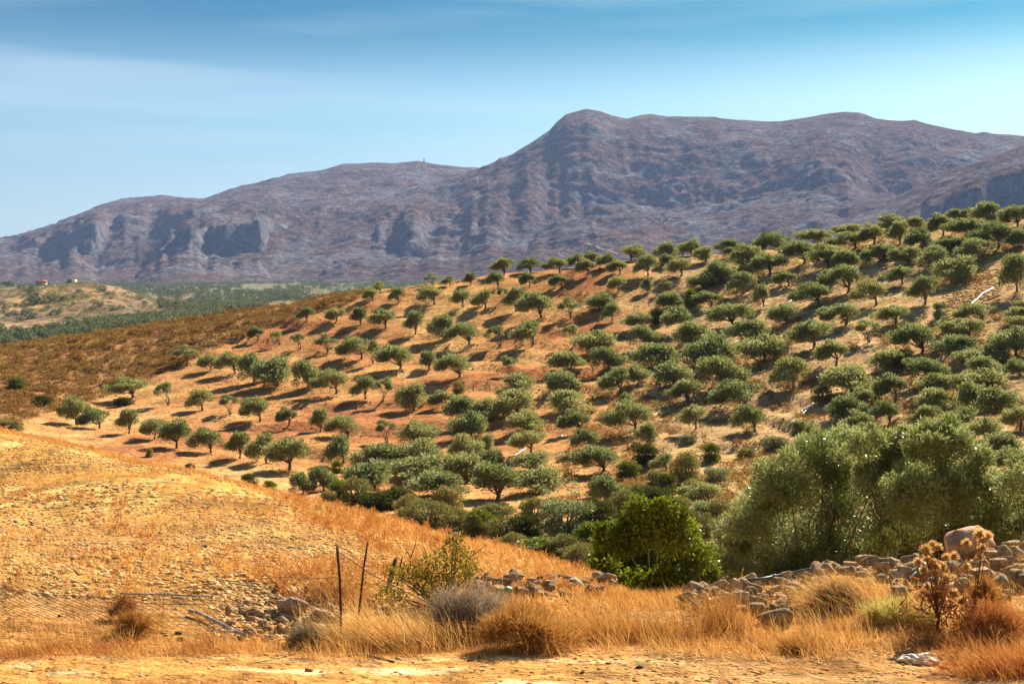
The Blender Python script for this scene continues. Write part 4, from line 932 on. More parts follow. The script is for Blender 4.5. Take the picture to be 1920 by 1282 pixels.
for _ in range(260):
    px = rng.uniform(1285, 1960) if rng.random() < .7 else rng.uniform(1290, 1570); top = np.interp(px, [1280, 1450, 1600, 1815, 1960], [1108, 1090, 1062, 1048, 1015])
    py = top + rng.random() ** 1.2 * np.interp(px, [1280, 1450, 1700, 1960], [45, 75, 75, 120])
    w = 11 + 38 * rng.random() ** 2.2; put_stone(bank, px, py, w, w * rng.uniform(.5, .85), lift=rng.random() * .07)
b1 = put_stone(None, 1818, 1052, 116, 80, "boulder", BIG[1], .08, name="boulder")
b1.rotation_euler = (.05, -.08, .5)
tag(b1, "big rounded red and pink boulder on top of the stone bank", "boulder")
# heap on the left by the post
heap = tag(empty("stone_heap", G.hit(530, 1160, 8, 19)), "low heap of brown stones beside the rusty fence post", "stone heap", "stone heaps along the road")
for px, py, w, h in ((477, 1150, 50, 22), (432, 1150, 28, 24), (455, 1148, 24, 16), (470, 1162, 26, 16), (432, 1170, 24, 16), (530, 1165, 30, 24), (600, 1160, 44, 34), (598, 1182, 50, 28), (618, 1195, 42, 30), (520, 1188, 32, 30), (492, 1172, 26, 18), (572, 1165, 40, 20), (560, 1182, 30, 18), (545, 1112, 16, 12), (552, 1118, 18, 14), (462, 1132, 20, 12), (510, 1122, 22, 12), (560, 1195, 34, 16), (462, 1195, 30, 20), (400, 1205, 22, 12), (340, 1200, 20, 12), (620, 1140, 30, 20), (585, 1130, 26, 16), (610, 1122, 26, 14), (500, 1200, 24, 14)):
    put_stone(heap, px, py, w, h)
for _ in range(110):
    px = 400 + 245 * rng.random() ** .7; py = rng.uniform(1108, 1200); w = 8 + 28 * rng.random() ** 2
    put_stone(heap, px, py, w, w * .6)
b2 = put_stone(None, 546, 1152, 72, 44, "boulder", BIG[2], .15, name="boulder"); b2.rotation_euler = (.1, .1, 2.6)
tag(b2, "angular reddish-brown boulder on the stone heap by the fence post", "boulder")
# tumbled wall behind the grass
wall = tag(empty("tumbled_wall", G.hit(1000, 1108, 8, 19)), "tumbled low stone wall between field and roadside grass", "stone wall", "stone heaps along the road")
for _ in range(150):
    px = rng.uniform(880, 1150); py = rng.uniform(1092, 1122) + (px < 930) * 4; w = 10 + 28 * rng.random() ** 2
    put_stone(wall, px, py, w, w * rng.uniform(.55, .85), lift=max(0, rng.normal(.02, .04)), dmax=17)
for px, py, w, h in ((912, 1112, 34, 28), (940, 1104, 30, 28), (956, 1100, 28, 22), (975, 1104, 26, 20), (1000, 1108, 34, 20), (1030, 1108, 28, 20), (1072, 1108, 34, 22), (1100, 1112, 30, 20)): put_stone(wall, px, py, w, h, lift=.02, dmax=17)
# stones lying singly on field and road
for px, py, w in ((30, 935, 14), (62, 940, 14), (165, 950, 8), (80, 1040, 12), (215, 1048, 14), (320, 972, 12), (340, 972, 14), (385, 1025, 12), (205, 1055, 16), (100, 1075, 14), (250, 1040, 14), (418, 1020, 10), (470, 1040, 10), (515, 1052, 14), (580, 1258, 20), (882, 1238, 12), (1200, 1252, 24), (1700, 1212, 12), (335, 1188, 18), (20, 1160, 14), (112, 1155, 12), (60, 985, 10), (300, 1000, 10), (150, 905, 9), (440, 985, 9), (1140, 1244, 16), (1090, 1262, 14)):
    put_stone(ground, px, py, w, w * .55)
# gravel: too small and too many to pick apart
def pebble_template(seed):
    r = np.random.default_rng(seed)
    V = np.array([(1, 0, 0), (0, 1, 0), (-1, 0, 0), (0, -1, 0), (0, 0, .7), (0, 0, -.5)], float) * .5 + r.normal(size=(6, 3)) * .08
    T = np.array([(0, 1, 4), (1, 2, 4), (2, 3, 4), (3, 0, 4), (1, 0, 5), (2, 1, 5), (3, 2, 5), (0, 3, 5)])
    return V, T, np.full(6, .5)
PEB = [pebble_template(i) for i in range(6)]
px = rng.uniform(-250, 1180, 60000); D = 13 * np.exp(rng.random(60000) * math.log(3.1)); ok = (D < crest_d(px) * 1.01)
ok &= fbm(px / F * D / 1.3, D / 1.3, 4, 52) * .8 + fbm(px / F * D / 5, D / 3, 4, 51) > -.45
px, D = px[ok][:20000], D[ok][:20000]; w = G.world(px, D); s = .022 + .055 * rng.random(len(w)) ** 3 + .0012 * D * rng.random(len(w))
tag(link("gravel", scatter(w, s, s * .8, PEB, "gravel", rng.random(len(w)) * .75 - .1), M["pebble"]), "loose stones strewn over the sloping dry field", "gravel", kind="stuff")
px = rng.uniform(-200, 2150, 16000); D = rng.uniform(9, 13.2, 16000); ok = (px > 780 + 500 * rng.random(16000)) | (rng.random(16000) < .25)
px, D = px[ok], D[ok]; w = G.world(px, D); s = .012 + .05 * rng.random(len(w)) ** 4
tag(link("gravel", scatter(w, s, s * .7, PEB, "gravel", rng.random(len(w)) * .7 - .1), M["pebble"]), "fine gravel along the dirt road edge", "gravel", kind="stuff")
px = np.concatenate([rng.uniform(1270, 1990, 6000), rng.uniform(390, 650, 1000), rng.uniform(870, 1150, 900)]); D = np.concatenate([rng.uniform(12.9, 16, 6000), rng.uniform(11.6, 13.8, 1000), rng.uniform(13.8, 15.4, 900)])
w = G.world(px, D); s = .03 + .07 * rng.random(len(w)) ** 2
tag(link("gravel", scatter(w, s, s * .8, PEB, "gravel", rng.random(len(w)) * .75 - .05), M["pebble"]), "broken rubble between the larger roadside stones", "gravel", kind="stuff")
# stony patch and stone edging on the olive hill
px = np.concatenate([rng.uniform(1770, 1875, 900), rng.uniform(1440, 1560, 300), rng.uniform(1700, 1760, 200), rng.uniform(330, 460, 800), rng.uniform(690, 900, 260)])
py = np.concatenate([rng.uniform(505, 600, 900), rng.uniform(515, 545, 300), rng.uniform(745, 800, 200), np.zeros(1060)])
py[1400:2200] = np.interp(px[1400:2200], [330, 380, 460], [672, 645, 612]) + rng.normal(0, 5, 800)
py[2200:] = np.interp(px[2200:], [690, 760, 820, 900], [551, 540, 531, 523]) + rng.uniform(-1, 3, 260)
P = np.array([tuple(G.hit(a, b_, 54, 190)) for a, b_ in zip(px, py)]); s = rng.uniform(.15, .55, len(P))
tag(link("rubble", scatter(P, s, s * .8, PEB, "rubble", rng.random(len(P)) * .6), M["pebble"]), "scattered rubble and broken wall stones on the olive hill", "rubble", kind="stuff")

px, D = pick(30000, -250, 2200, 62, 182); ok = (G.at(px, D, scrub_mask) < .5) & (fbm(px / 30, D / 5, 3, 99) > -.25)
w = G.world(px[ok], D[ok]); s = .07 + .26 * rng.random(len(w)) ** 3
tag(link("soil_clods", scatter(w, s, s * .7, PEB, "soil_clods", rng.random(len(w)) * .6), M["clod"]), "clods and small stones over the worked soil of the olive hill", "soil", kind="stuff")

px, D = pick(2600, 1000, 2250, 66, 170); ok = fbm(px / 50, D / 7, 3, 101) > .1
w = G.world(px[ok], D[ok]); s = rng.uniform(.3, .9, len(w))
tag(link("undergrowth", scatter(w, s, s * .6, MINI, "undergrowth", rng.random(len(w)) * .5), M["olive_bush"]), "low green weeds and suckers under the olive trees on the right", "undergrowth", kind="stuff")

def weed_template(seed, n=46):
    global rng
    keep, rng = rng, np.random.default_rng(seed)
    V, Q, t = leaves([(0, 0, .45), (.12, .05, .3), (-.14, 0, .55), (.05, -.1, .7)], [(.24, .24, .4), (.22, .22, .25), (.18, .18, .3), (.14, .14, .26)], n, .34, .05, .6, .9, .7, .3)
    rng = keep
    return V, Q, t
WEED = [weed_template(950 + i) for i in range(5)]
def field_pts(n):
    px = rng.uniform(-250, 1150, n); D = 13 * np.exp(rng.random(n) * math.log(3.2)); ok = D < crest_d(px) * 1.005
    return px[ok], D[ok]
px, D = field_pts(7000); x = (px - CX) / F * D; band = np.abs(fbm((x + .55 * D) / 3.4, (D - .4 * x) / 9, 3, 102)); ok = (band < .07) | (rng.random(len(px)) < .06); px, D = px[ok], D[ok]
w = G.world(px, D); s = rng.uniform(.05, .17, len(w))
tag(link("dry_weeds", scatter(w, s, s * rng.uniform(.7, 1.2, len(w)), WEED, "dry_weeds", np.clip(rng.normal(.2, .18, len(w)), 0, .5)), M["weed"]), "rust-brown dried weed plants in bands over the stony field", "weeds", kind="stuff")
px, D = field_pts(5000); x = (px - CX) / F * D; ok = fbm(x / 2.2, D / 1.8, 3, 103) > .16; px, D = px[ok], D[ok]
w = G.world(px, D); s = rng.uniform(.05, .12, len(w))
tag(link("dry_grass", scatter(w, s, s, WEED, "dry_grass", np.clip(rng.normal(.35, .15, len(w)), 0, .6)), M["grass"]), "pale straw clumps dotted over the stony field", "grass", kind="stuff")
px, D = field_pts(6500); x = (px - CX) / F * D; ok = fbm(x / 3.0, D / 2.4, 3, 51) > -.05; px, D = px[ok][:2600], D[ok][:2600]
w = G.world(px, D); s = rng.uniform(.05, .13, len(w))
tag(link("rubble", scatter(w, s, s * .75, PEB, "rubble", rng.random(len(w)) * .55), M["pebble"]), "fist-sized stones lying over the stony field", "stones", kind="stuff")

# ------------------------------------------------------------------ big olive trees and the bright bush in front of the ravine
def lobes_px(L, D, depth=.9):
    C, R = [], []
    for px, py, r in L:
        d = D + rng.uniform(-.9, .9); s = r / F * d
        C.append(((px - CX) / F * d, d, zpix(py, d))); R.append((s, s * depth, s * .9))
    return np.array(C), np.array(R)
def near_tree(name, L, D, foot_px, n, leafL, leafW, mat, label, cat, up=.5, extra=26, stems=3, bark="bark", thick=1.0, fill=.86):
    C, R = lobes_px(L, D)
    foot = Vector(tuple(G.world(foot_px, D)))
    k = rng.integers(0, len(C), extra); d = rand_dir(extra); d[:, 2] = np.abs(d[:, 2]) * 1.1 - .15
    C2 = C[k] + d * R[k] * .9; R2 = R[k] * rng.uniform(.25, .5, (extra, 1))
    CC, RR = np.vstack([C, C2]) - np.array(tuple(foot)), np.vstack([R * fill, R2])
    t = tag(empty(name, foot), label, cat)
    link("crown", leaf_mesh("crown_near", CC, RR, n, leafL, leafW, .6, up, .75, .15), M[mat], t)
    b = MB()
    for s in range(stems):
        f = np.array((rng.uniform(-.25, .25), rng.uniform(-.2, .2), rng.uniform(.5, .9)))
        b.tube([np.array((f[0] * .4, f[1] * .4, -.3)), f * .55, f], np.array([.16, .12, .10]) * thick, 7)
        for i in range(s, len(C), stems):
            e = CC[i]; b.tube([f, f * .5 + e * .5 + np.array((0, 0, -.1)), e], np.array([.07, .045, .015]) * thick, 5)
    link("trunk", b.mesh("trunk_near", True), M[bark], t)
    return t
near_tree("olive_tree", [(1375, 1030, 50), (1430, 985, 62), (1480, 915, 72), (1545, 862, 66), (1570, 950, 92), (1500, 1020, 88), (1640, 905, 62), (1600, 1050, 70), (1420, 1060, 55), (1585, 825, 44), (1520, 840, 40), (1450, 930, 50), (1400, 1000, 50), (1380, 1075, 50), (1450, 1090, 60), (1530, 1090, 60), (1600, 1100, 50), (1340, 1060, 40)], 28, 1510, 100000, .085, .022, "olive_near", "big silvery olive tree behind the stone bank, next to the bright green bush", "tree", .40, 95, thick=.5, fill=.78)
near_tree("olive_tree", [(1700, 862, 60), (1765, 845, 58), (1815, 905, 70), (1725, 945, 88), (1838, 965, 70), (1785, 1010, 80), (1668, 1000, 70), (1660, 880, 46), (1760, 820, 44), (1690, 835, 44), (1620, 840, 40), (1680, 1070, 60), (1760, 1070, 60), (1840, 1050, 60)], 26.5, 1750, 95000, .085, .022, "olive_near", "big silvery olive tree behind the red boulder with dark hollow below", "tree", .40, 95, thick=.5, fill=.78)
near_tree("olive_tree", [(1905, 925, 62), (1960, 905, 80), (1935, 1000, 75), (1885, 1000, 46), (2020, 960, 90)], 25, 1960, 45000, .08, .022, "olive_near", "silvery olive tree cut by the right edge behind the stone bank", "tree", .40, 50, thick=.5, fill=.78)
near_tree("olive_sapling", [(1690, 1010, 34), (1640, 1040, 26), (1665, 1025, 26)], 19.5, 1665, 1800, .08, .016, "shrub_dark", "slender olive sapling sprouting between bank and big olive trees", "tree", .9, 10, 2)
near_tree("evergreen_bush", [(1215, 985, 52), (1165, 1010, 46), (1270, 1000, 50), (1220, 1050, 66), (1298, 1045, 46), (1145, 1052, 40), (1245, 962, 34), (1190, 972, 32), (1305, 1085, 42), (1150, 1092, 42), (1195, 1105, 50), (1250, 1108, 52), (1320, 1065, 34), (1130, 1075, 34), (1280, 1115, 44), (1170, 1120, 40)], 23.5, 1225, 50000, .065, .036, "shrub_green", "bright yellow-green leafy bush left of the big silvery olive", "bush", .35, 80, thick=.3, fill=.95)

# ------------------------------------------------------------------ roadside plants
def tuft_points(n, px, py, spread_px, depth=.35):
    c = G.hit(px, py, 8, 20); k = c.y / F
    P = np.stack([c.x + rng.normal(0, spread_px * k * .5, n), c.y + rng.normal(0, depth, n)], -1)
    return np.column_stack([P, G.height(P[:, 0], P[:, 1]) - .01]), c
def tussock(px, py, spread, n, hgt, lean, mat, label, name="grass_tussock", plume=0, tint=.5, width=.0036, flare=.55, depth=.12):
    n = int(n * .62)
    P, c = tuft_points(n, px, py, spread, depth)
    off = P - np.array(tuple(c))
    A = unit(np.array(lean) + np.column_stack([off[:, 0] * flare * 2, off[:, 1] * flare * 2, np.zeros(n)]) + rng.normal(size=(n, 3)) * .33)
    A[:, 2] = np.abs(A[:, 2])
    ln = hgt * rng.uniform(.25, 1.05, n)
    bend = np.column_stack([np.full(n, lean[0]) * ln * .35 + rng.normal(0, .05, n) * ln, rng.normal(0, .05, n) * ln, -ln * rng.uniform(.02, .25, n)])
    me = blades(P - np.array(tuple(c)), A, ln, bend, width, np.clip(rng.normal(tint, .22, n), 0, 1), "blade_clump", 3)
    t = tag(empty(name, c), label, "grass", "dry grass tussocks at the roadside")
    link("blade_clump", me, M[mat], t)["kind"] = "stuff"
    if plume:
        k = rng.choice(n, plume); tip = P[k] + A[k] * ln[k][:, None] + bend[k] - np.array(tuple(c))
        m = 14; q = np.repeat(tip, m, 0) - np.repeat(A[k], m, 0) * rng.uniform(0, .14, plume * m)[:, None]
        link("plume", blades(q, unit(np.repeat(A[k], m, 0) * .8 + rand_dir(plume * m) * .5), .035, np.zeros((plume * m, 3)), .005, rng.random(plume * m) * .6, "plume", 2), M["grass"], t)["kind"] = "stuff"
    return t
tussock(700, 1205, 80, 2600, .40, (-.42, 0, 1), "grass", "pale wind-bent grass tussock beside the rusty post", tint=.68)
tussock(770, 1212, 90, 2200, .40, (-.50, 0, 1), "grass", "wind-bent straw grass between rusty post and grey dead shrub", tint=.7)
tussock(1120, 1200, 110, 2400, .34, (-.25, 0, 1), "grass", "orange grass tussock behind the small green sprig", tint=.25)
tussock(1235, 1200, 130, 3000, .34, (-.22, 0, 1), "grass", "thick orange grass tussock in the middle of the verge", tint=.22)
tussock(1362, 1180, 40, 1300, .50, (-.16, 0, 1), "grass", "tall rust-orange grass with upright plumes before the stones", plume=40, tint=.15)
tussock(1450, 1216, 130, 2000, .15, (-.3, 0, 1), "grass", "low straw grass in front of the large flat stone", tint=.5)
tussock(1600, 1135, 60, 2600, .46, (-.75, 0, 1), "grass", "arching fountain of straw grass over the stone bank", plume=60, tint=.62, flare=.8)
tussock(1560, 1205, 120, 1800, .17, (-.2, 0, 1), "grass", "short straw grass below the fountain grass", tint=.55)
tussock(1900, 1262, 110, 3200, .36, (-.3, 0, 1), "weed", "rust-orange grass clump in the lower right corner", tint=.5)
tussock(1800, 1208, 120, 1800, .18, (-.3, 0, 1), "weed", "rusty low grass under the thistle", tint=.35)
tussock(650, 1120, 60, 900, .62, (.02, 0, 1), "grass", "upright dry stalks between rusty post and leaning post", tint=.22, depth=.15, flare=.1)

def twig_shrub(px, py, w, h, mat, label, n=5200, tw=.005, ln=.11, name="dead_shrub", D=None, tint=.5, tmat=None, cat="shrub"):
    c = G.hit(px, py, 8, 20); k = c.y / F; W_, H_ = w * k / 2, h * k
    nl = 14; C, R = [], []
    for i in range(nl):
        th = i * 2.399 + rng.uniform(-.5, .5); rr = .72 * math.sqrt((i + .3) / nl) * rng.uniform(.75, 1.15); q = rng.uniform(.14, .48)
        C.append((math.cos(th) * rr * W_, math.sin(th) * rr * W_ * .8, H_ * max(.12, (.10 + .62 * (1 - rr ** 1.6)) * rng.uniform(.6, 1.1)))); R.append((W_ * q, W_ * q, H_ * q * .9))
    C, R = np.array(C), np.array(R)
    kk = rng.integers(0, nl, n); d = rand_dir(n); p = C[kk] + d * R[kk] * (.35 + .65 * rng.random(n) ** .6)[:, None]; p[:, 2] = np.maximum(p[:, 2], .01)
    A = unit(p * np.array((1, 1, .7)) / W_ * .8 + rand_dir(n) * .8 + np.array((0, 0, .25)))
    t = tag(empty(name, c), label, cat)
    link("twig_mass", blades(p, A, ln * rng.uniform(.5, 1.3, n), rng.normal(0, .012, (n, 3)), tw, np.clip(rng.normal(tint, .25, n), 0, 1), "twig_mass", 2), M[mat], t)["kind"] = "stuff"
    ns = 70; kk = rng.integers(0, nl, ns); p2 = C[kk] * rng.uniform(.2, 1, (ns, 1))
    link("stalk_mass", blades(p2, unit(p2 / W_ * .6 + rand_dir(ns) * .6 + np.array((-.2, 0, .6))), H_ * rng.uniform(.5, 1.1, ns), rng.normal(0, .03, (ns, 3)), .0036, np.clip(rng.normal(tint + .15, .2, ns), 0, 1), "stalk_mass", 3), M[mat], t)["kind"] = "stuff"
    b = MB()
    for i in range(nl):
        e = C[i] * 1.1; b.tube([(0, 0, -.03), e * (.4, .4, .5) + rng.normal(size=3) * .02, e], [.006, .004, .002], 4)
    link("stem", b.mesh("shrub_stems", True), M[tmat or "wood"], t)
    return t
twig_shrub(880, 1192, 180, 92, "shrub_grey", "grey leafless dead shrub heaped beside the orange dead shrub", 6500, .004, .13, tint=.55)
twig_shrub(985, 1214, 190, 84, "dead_orange", "orange-brown dead shrub slumped at the road edge", 7500, .004, .13, tint=.4)
twig_shrub(1685, 1166, 175, 42, "shrub_yellow", "low yellowish-green shrub left of the thistle", 4200, .004, .12, tint=.75)
twig_shrub(1052, 1205, 66, 34, "shrub_yellow", "small dull green sprig in front of the orange grass", 1400, .004, .07, tint=.6)
twig_shrub(1570, 1140, 90, 44, "shrub_grey", "grey-brown dry tangle at the foot of the fountain grass", 2600, tint=.25)
twig_shrub(1500, 1222, 90, 20, "dead_orange", "flattened brown dead tuft on the verge before the stones", 1100, .0036, .11, tint=.3)
twig_shrub(250, 1188, 76, 36, "dead_orange", "dark brown dry bush near the fallen grey branch", 1300, .0036, .12, tint=.25)
twig_shrub(572, 1212, 70, 34, "shrub_grey", "greyish dry bush between stone heap and rusty post", 1200, .0036, .12, tint=.45)
for px, py, w, n, h, mt, ti, lab in ((372, 1220, 60, 900, .13, "weed", .4, "small brown dry tuft below the fallen grey branch"), (150, 1216, 120, 1500, .16, "grass", .3, "wide dry brown tangle at the foot of the wire fence"), (40, 1226, 110, 1300, .17, "weed", .35, "dark dry clump at the left edge of the road"), (470, 1216, 90, 1300, .16, "grass", .55, "yellow-tipped dry tuft below the stone heap"), (292, 1224, 90, 1000, .12, "grass", .5, "low dry clump between the dry bushes of the verge"), (215, 1215, 50, 700, .15, "weed", .3, "rusty dry tuft left of the dark brown bush")):
    tussock(px, py, w, n, h, (-.3, 0, .8), mt, lab, tint=ti, flare=1.3, depth=.16)
twig_shrub(228, 1160, 60, 46, "weed", "reddish-brown dried weed behind the wire fence", 900, .005, .06, name="dried_weed", tint=.15)
twig_shrub(1865, 1192, 150, 60, "weed", "rusty dried weed mass right of the thistle stem", 2800, .004, .12, tint=.4, name="dried_weed")
twig_shrub(1845, 1150, 60, 70, "dead_orange", "withered brown leaf stalk before the red boulder", 1500, tint=.35, name="dried_weed")

# spiny green shrub by the posts
c = G.hit(830, 1140, 8, 20); k = c.y / F
t = tag(empty("spiny_shrub", c), "spiny dark green shrub with bare shoots behind the wind-bent grass", "shrub")
L = [(850, 1020, 22), (870, 1045, 26), (835, 1050, 26), (800, 1062, 26), (770, 1075, 24), (830, 1085, 30), (865, 1085, 28), (790, 1095, 26), (750, 1085, 20), (735, 1070, 14), (720, 1112, 16), (745, 1118, 20), (885, 1070, 16), (812, 1110, 24), (858, 1005, 12), (700, 1125, 14)]
CC = np.array([((px - 830) * k, rng.uniform(-.12, .12), (1140 - py) * k) for px, py, r in L]); RR = np.array([(r * k, r * k, r * k * .9) for *_, r in L])
link("foliage", leaf_mesh("spiny_leaves", CC, RR, 3000, .032, .016, .6, .4, .8, .2), M["shrub_spiny"] if "shrub_spiny" in M else M["shrub_dark"], t)
b = MB()
for e in CC: b.tube([(0, 0, -.03), e * (.5, .5, .45) + rng.normal(size=3) * .02, e], [.014, .009, .003], 5)
for px0, py0, px1, py1 in ((770, 1045, 782, 1000), (770, 1045, 752, 1020), (800, 1048, 790, 1016), (858, 1010, 858, 985), (838, 1020, 834, 990), (880, 1045, 912, 1020), (885, 1050, 895, 1075), (890, 1085, 905, 1095)):
    b.tube([((px0 - 830) * k, 0, (1140 - py0) * k), ((px0 + px1) / 2 * k - 830 * k + .01, .01, (1140 - (py0 + py1) / 2) * k), ((px1 - 830) * k, .02, (1140 - py1) * k)], [.005, .004, .0018], 4)
link("stem", b.mesh("spiny_stems", True), M["wood"], t)

# thistle with dried heads
c = G.hit(1757, 1185, 8, 20); k = c.y / F
t = tag(empty("thistle", c), "tall dried thistle with many round spiny heads before the boulder", "thistle")
def head_mesh():
    d = rand_dir(130); d[:, 2] = np.where(d[:, 2] < -.55, -d[:, 2], d[:, 2])
    me = blades(d * .35, d, .65, np.zeros((130, 3)), .10, np.clip(rng.normal(.55, .25, 130), 0, 1), "thistle_spines", 2)
    return me
HEAD = head_mesh()
bm = bmesh.new(); bmesh.ops.create_icosphere(bm, subdivisions=2, radius=.42); CORE = bpy.data.meshes.new("thistle_core"); bm.to_mesh(CORE); bm.free()
at = CORE.attributes.new("tint", 'FLOAT', 'POINT'); at.data.foreach_set("value", np.full(len(CORE.vertices), .15, np.float32))
HP = [(1732, 1031, 13), (1757, 1025, 10), (1764, 1029, 10), (1749, 1033, 8), (1736, 1048, 9), (1771, 1044, 9), (1792, 1045, 11), (1729, 1057, 10), (1743, 1061, 11), (1753, 1061, 10), (1769, 1062, 9), (1805, 1059, 9), (1729, 1068, 8), (1739, 1073, 9), (1748, 1074, 9), (1760, 1077, 11), (1773, 1085, 11), (1772, 1096, 11), (1743, 1101, 9), (1760, 1099, 11), (1756, 1106, 12), (1785, 1110, 10), (1793, 1112, 9), (1752, 1126, 10), (1764, 1127, 10), (1799, 1125, 11), (1738, 1115, 9), (1831, 1000, 12), (1854, 1005, 10), (1844, 1014, 11), (1816, 1020, 10), (1848, 1029, 10), (1833, 1042, 9), (1752, 1055, 9)]
b = MB(); spine = [np.array((0, 0, -.03)), np.array((.012, 0, 30 * k)), np.array((-.01, 0, 62 * k)), np.array((.01, .02, 95 * k))]
b.tube(spine, [.016, .013, .010, .007], 6)
for i, (hx, hy, r) in enumerate(HP):
    e = np.array(((hx - 1757) * k, rng.uniform(-.12, .12), (1185 - hy) * k))
    far_ = hx > 1812
    s = np.array((.30, .05, .02)) if far_ else spine[1 + i % 3] * rng.uniform(.8, 1)
    b.tube([s, s * .4 + e * .6 + np.array((0, 0, -.04)), e], [.006, .004, .003], 4)
    hd = link("flower_head", CORE, M["thistle"], t, tuple(e), (rng.uniform(-.4, .4), rng.uniform(-.4, .4), rng.random() * 6), (r * k * 1.22,) * 3)
    link("spine_ball", HEAD, M["thistle"], hd)
link("stem", b.mesh("thistle_stems", True), M["thistle_stem"], t)
nl = 420; P = np.column_stack([rng.normal(.06, .16, nl), rng.normal(0, .1, nl), np.abs(rng.normal(.22, .12, nl))])
link("withered_leaf_mass", blades(P, unit(rand_dir(nl) + np.array((0, 0, .3))), rng.uniform(.05, .13, nl), rng.normal(0, .02, (nl, 3)), .016, np.clip(rng.normal(.25, .2, nl), 0, 1), "thistle_leaves", 2), M["weed"], t)["kind"] = "stuff"

# ------------------------------------------------------------------ fence, posts, pipes, oddments
pf = G.hit(640, 1205, 8, 20); k = pf.y / F
t = tag(empty("wire_fence", pf), "sagging diamond-mesh wire fence tied to a thin rusty iron post", "fence")
b = MB(); b.tube([(0, 0, -.1), (-.004, 0, 60 * k), (-.012, 0, 120 * k), (-.034, 0, 180 * k)], [.012, .011, .011, .011], 8); link("post", b.mesh("iron_post"), M["rust"], t)
b = MB()
def fence_pt(u, v):          # u along the fence towards the left, v up the mesh
    x = -u; y = .16 * u + .5 * math.sin(u * .5) * .2 - .35 * v * min(1, u); gx, gy = pf.x + x, pf.y + y
    g = float(G.height(gx, gy)) - pf.z
    top = .52 - .16 * min(1, u / 1.5) + .05 * math.sin(u * 2.1)
    return np.array((x, y + .04 * math.sin(u * 3 + v * 5), g + v * top + .02))
LEN, STEP = 4.2, .075
for dirn in (1, -1):
    for i in range(-10, int(LEN / STEP) + 10):
        pts = []
        for q in range(10):
            v = q / 9; u = i * STEP + dirn * v * .50
            if 0 <= u <= LEN: pts.append(fence_pt(u, v))
        if len(pts) > 1: b.tube(pts, .0023 if dirn == 1 else .0011, 3, False)
link("wire_mesh", b.mesh("wire_mesh"), M["wire"], t)
b = MB(); b.tube([fence_pt(u, 1.0) for u in np.linspace(0, LEN, 40)], .0022, 4, False); link("strand", b.mesh("top_strand"), M["wire"], t)
b = MB(); b.tube([(-.03, 0, 172 * k), (.5 * (840 - 640) * k * .6, .02, 172 * k - .20), ((840 - 640) * k, .05, 55 * k)], .004, 4, False); link("strand", b.mesh("slanting_strand"), M["wire"], t)
def post(px0, py0, px1, py1, r, mat, label, name="fence_post", dd=0.0):
    p = G.hit(px0, py0, 8, 20); k = p.y / F
    t = tag(empty(name, p), label, "post")
    e = np.array(((px1 - px0) * k, dd, (py0 - py1) * k))
    b = MB(); b.tube([(0, 0, -.08), e * .33 + np.array((.006, 0, 0)), e * .66 - np.array((.004, 0, 0)), e], [r * 1.1, r, r * .95, r * .9], 7); link("pole", b.mesh("post_pole"), M[mat], t)
    b = MB()
    for f in (.55, .8): b.tube([e * f + np.array((math.cos(a) * r * 1.2, math.sin(a) * r * 1.2, .01 * math.sin(a * 3))) for a in np.linspace(0, 6.4, 12)], .002, 4, False)
    link("wire_tie", b.mesh("wire_tie"), M["wire"], t)["kind"] = "stuff"
post(668, 1168, 687, 1019, .0095, "rust", "dark leaning iron stake right of the rusty post", dd=.12)
post(722, 1115, 742, 1048, .024, "wood", "broken wooden post tilting out of the spiny shrub", dd=.1)
post(746, 1085, 754, 1044, .007, "rust", "short thin stick behind the broken wooden post", dd=.05)
post(570, 1118, 575, 1098, .010, "wood", "dark peg stub standing on top of the stone heap")
post(937, 1118, 934, 1093, .006, "wood", "thin short peg among the tumbled wall stones")
post(968, 1122, 970, 1097, .006, "wood", "second thin peg beside the green scrap at the tumbled wall")
post(1124, 1102, 1120, 1086, .008, "wood", "short dark stake at the end of the tumbled wall", dd=.05)
def lying(pts, r, mat, label, name, cat, lift=.02, dmin=8, dmax=20, sides=6, branch=None):
    P = [G.hit(x, y, dmin, dmax) + Vector((0, 0, lift)) for x, y in pts]
    t = tag(empty(name, P[0]), label, cat)
    Q = np.array([tuple(p - P[0]) for p in P])
    b = MB(); b.tube(Q, np.linspace(r, r * .8, len(Q)), sides); link("shaft" if cat != "pipe" else "tube", b.mesh(name), M[mat], t)
    if branch:
        Q = np.array([tuple(G.hit(x, y, dmin, dmax) + Vector((0, 0, lift)) - P[0]) for x, y in branch]); b = MB(); b.tube(Q, np.linspace(r * .9, r * .5, len(Q)), sides); link("branch", b.mesh("fork"), M[mat], t)
    return t
lying([(225, 1125), (280, 1126), (340, 1128), (400, 1130)], .010, "greywood", "long thin grey pole lying on the field", "fallen_pole", "pole", .06)
lying([(462, 1200), (440, 1192), (415, 1178), (395, 1168), (375, 1158), (355, 1152)], .017, "greywood", "forked grey branch lying behind the dry bushes", "fallen_branch", "branch", .04, branch=[(440, 1192), (415, 1192), (388, 1190)])
lying([(1520, 1085), (1480, 1092), (1440, 1099), (1395, 1108)], .016, "pipe_black", "black hose lying across the stone bank", "water_hose", "pipe", .10)
lying([(1455, 1094), (1430, 1094), (1405, 1095)], .018, "pipe_black", "short upper length of black hose on the stone bank", "water_hose", "pipe", .10)
lying([(1735, 1074), (1725, 1085), (1706, 1102)], .010, "pipe_white", "pale stick leaning on the stones beside the thistle", "pale_stick", "stick", .10)
lying([(672, 1228), (700, 1232), (740, 1242)], .008, "pipe_black", "flattened dark hose scrap in the dirt below the grass", "hose_scrap", "pipe", .008)
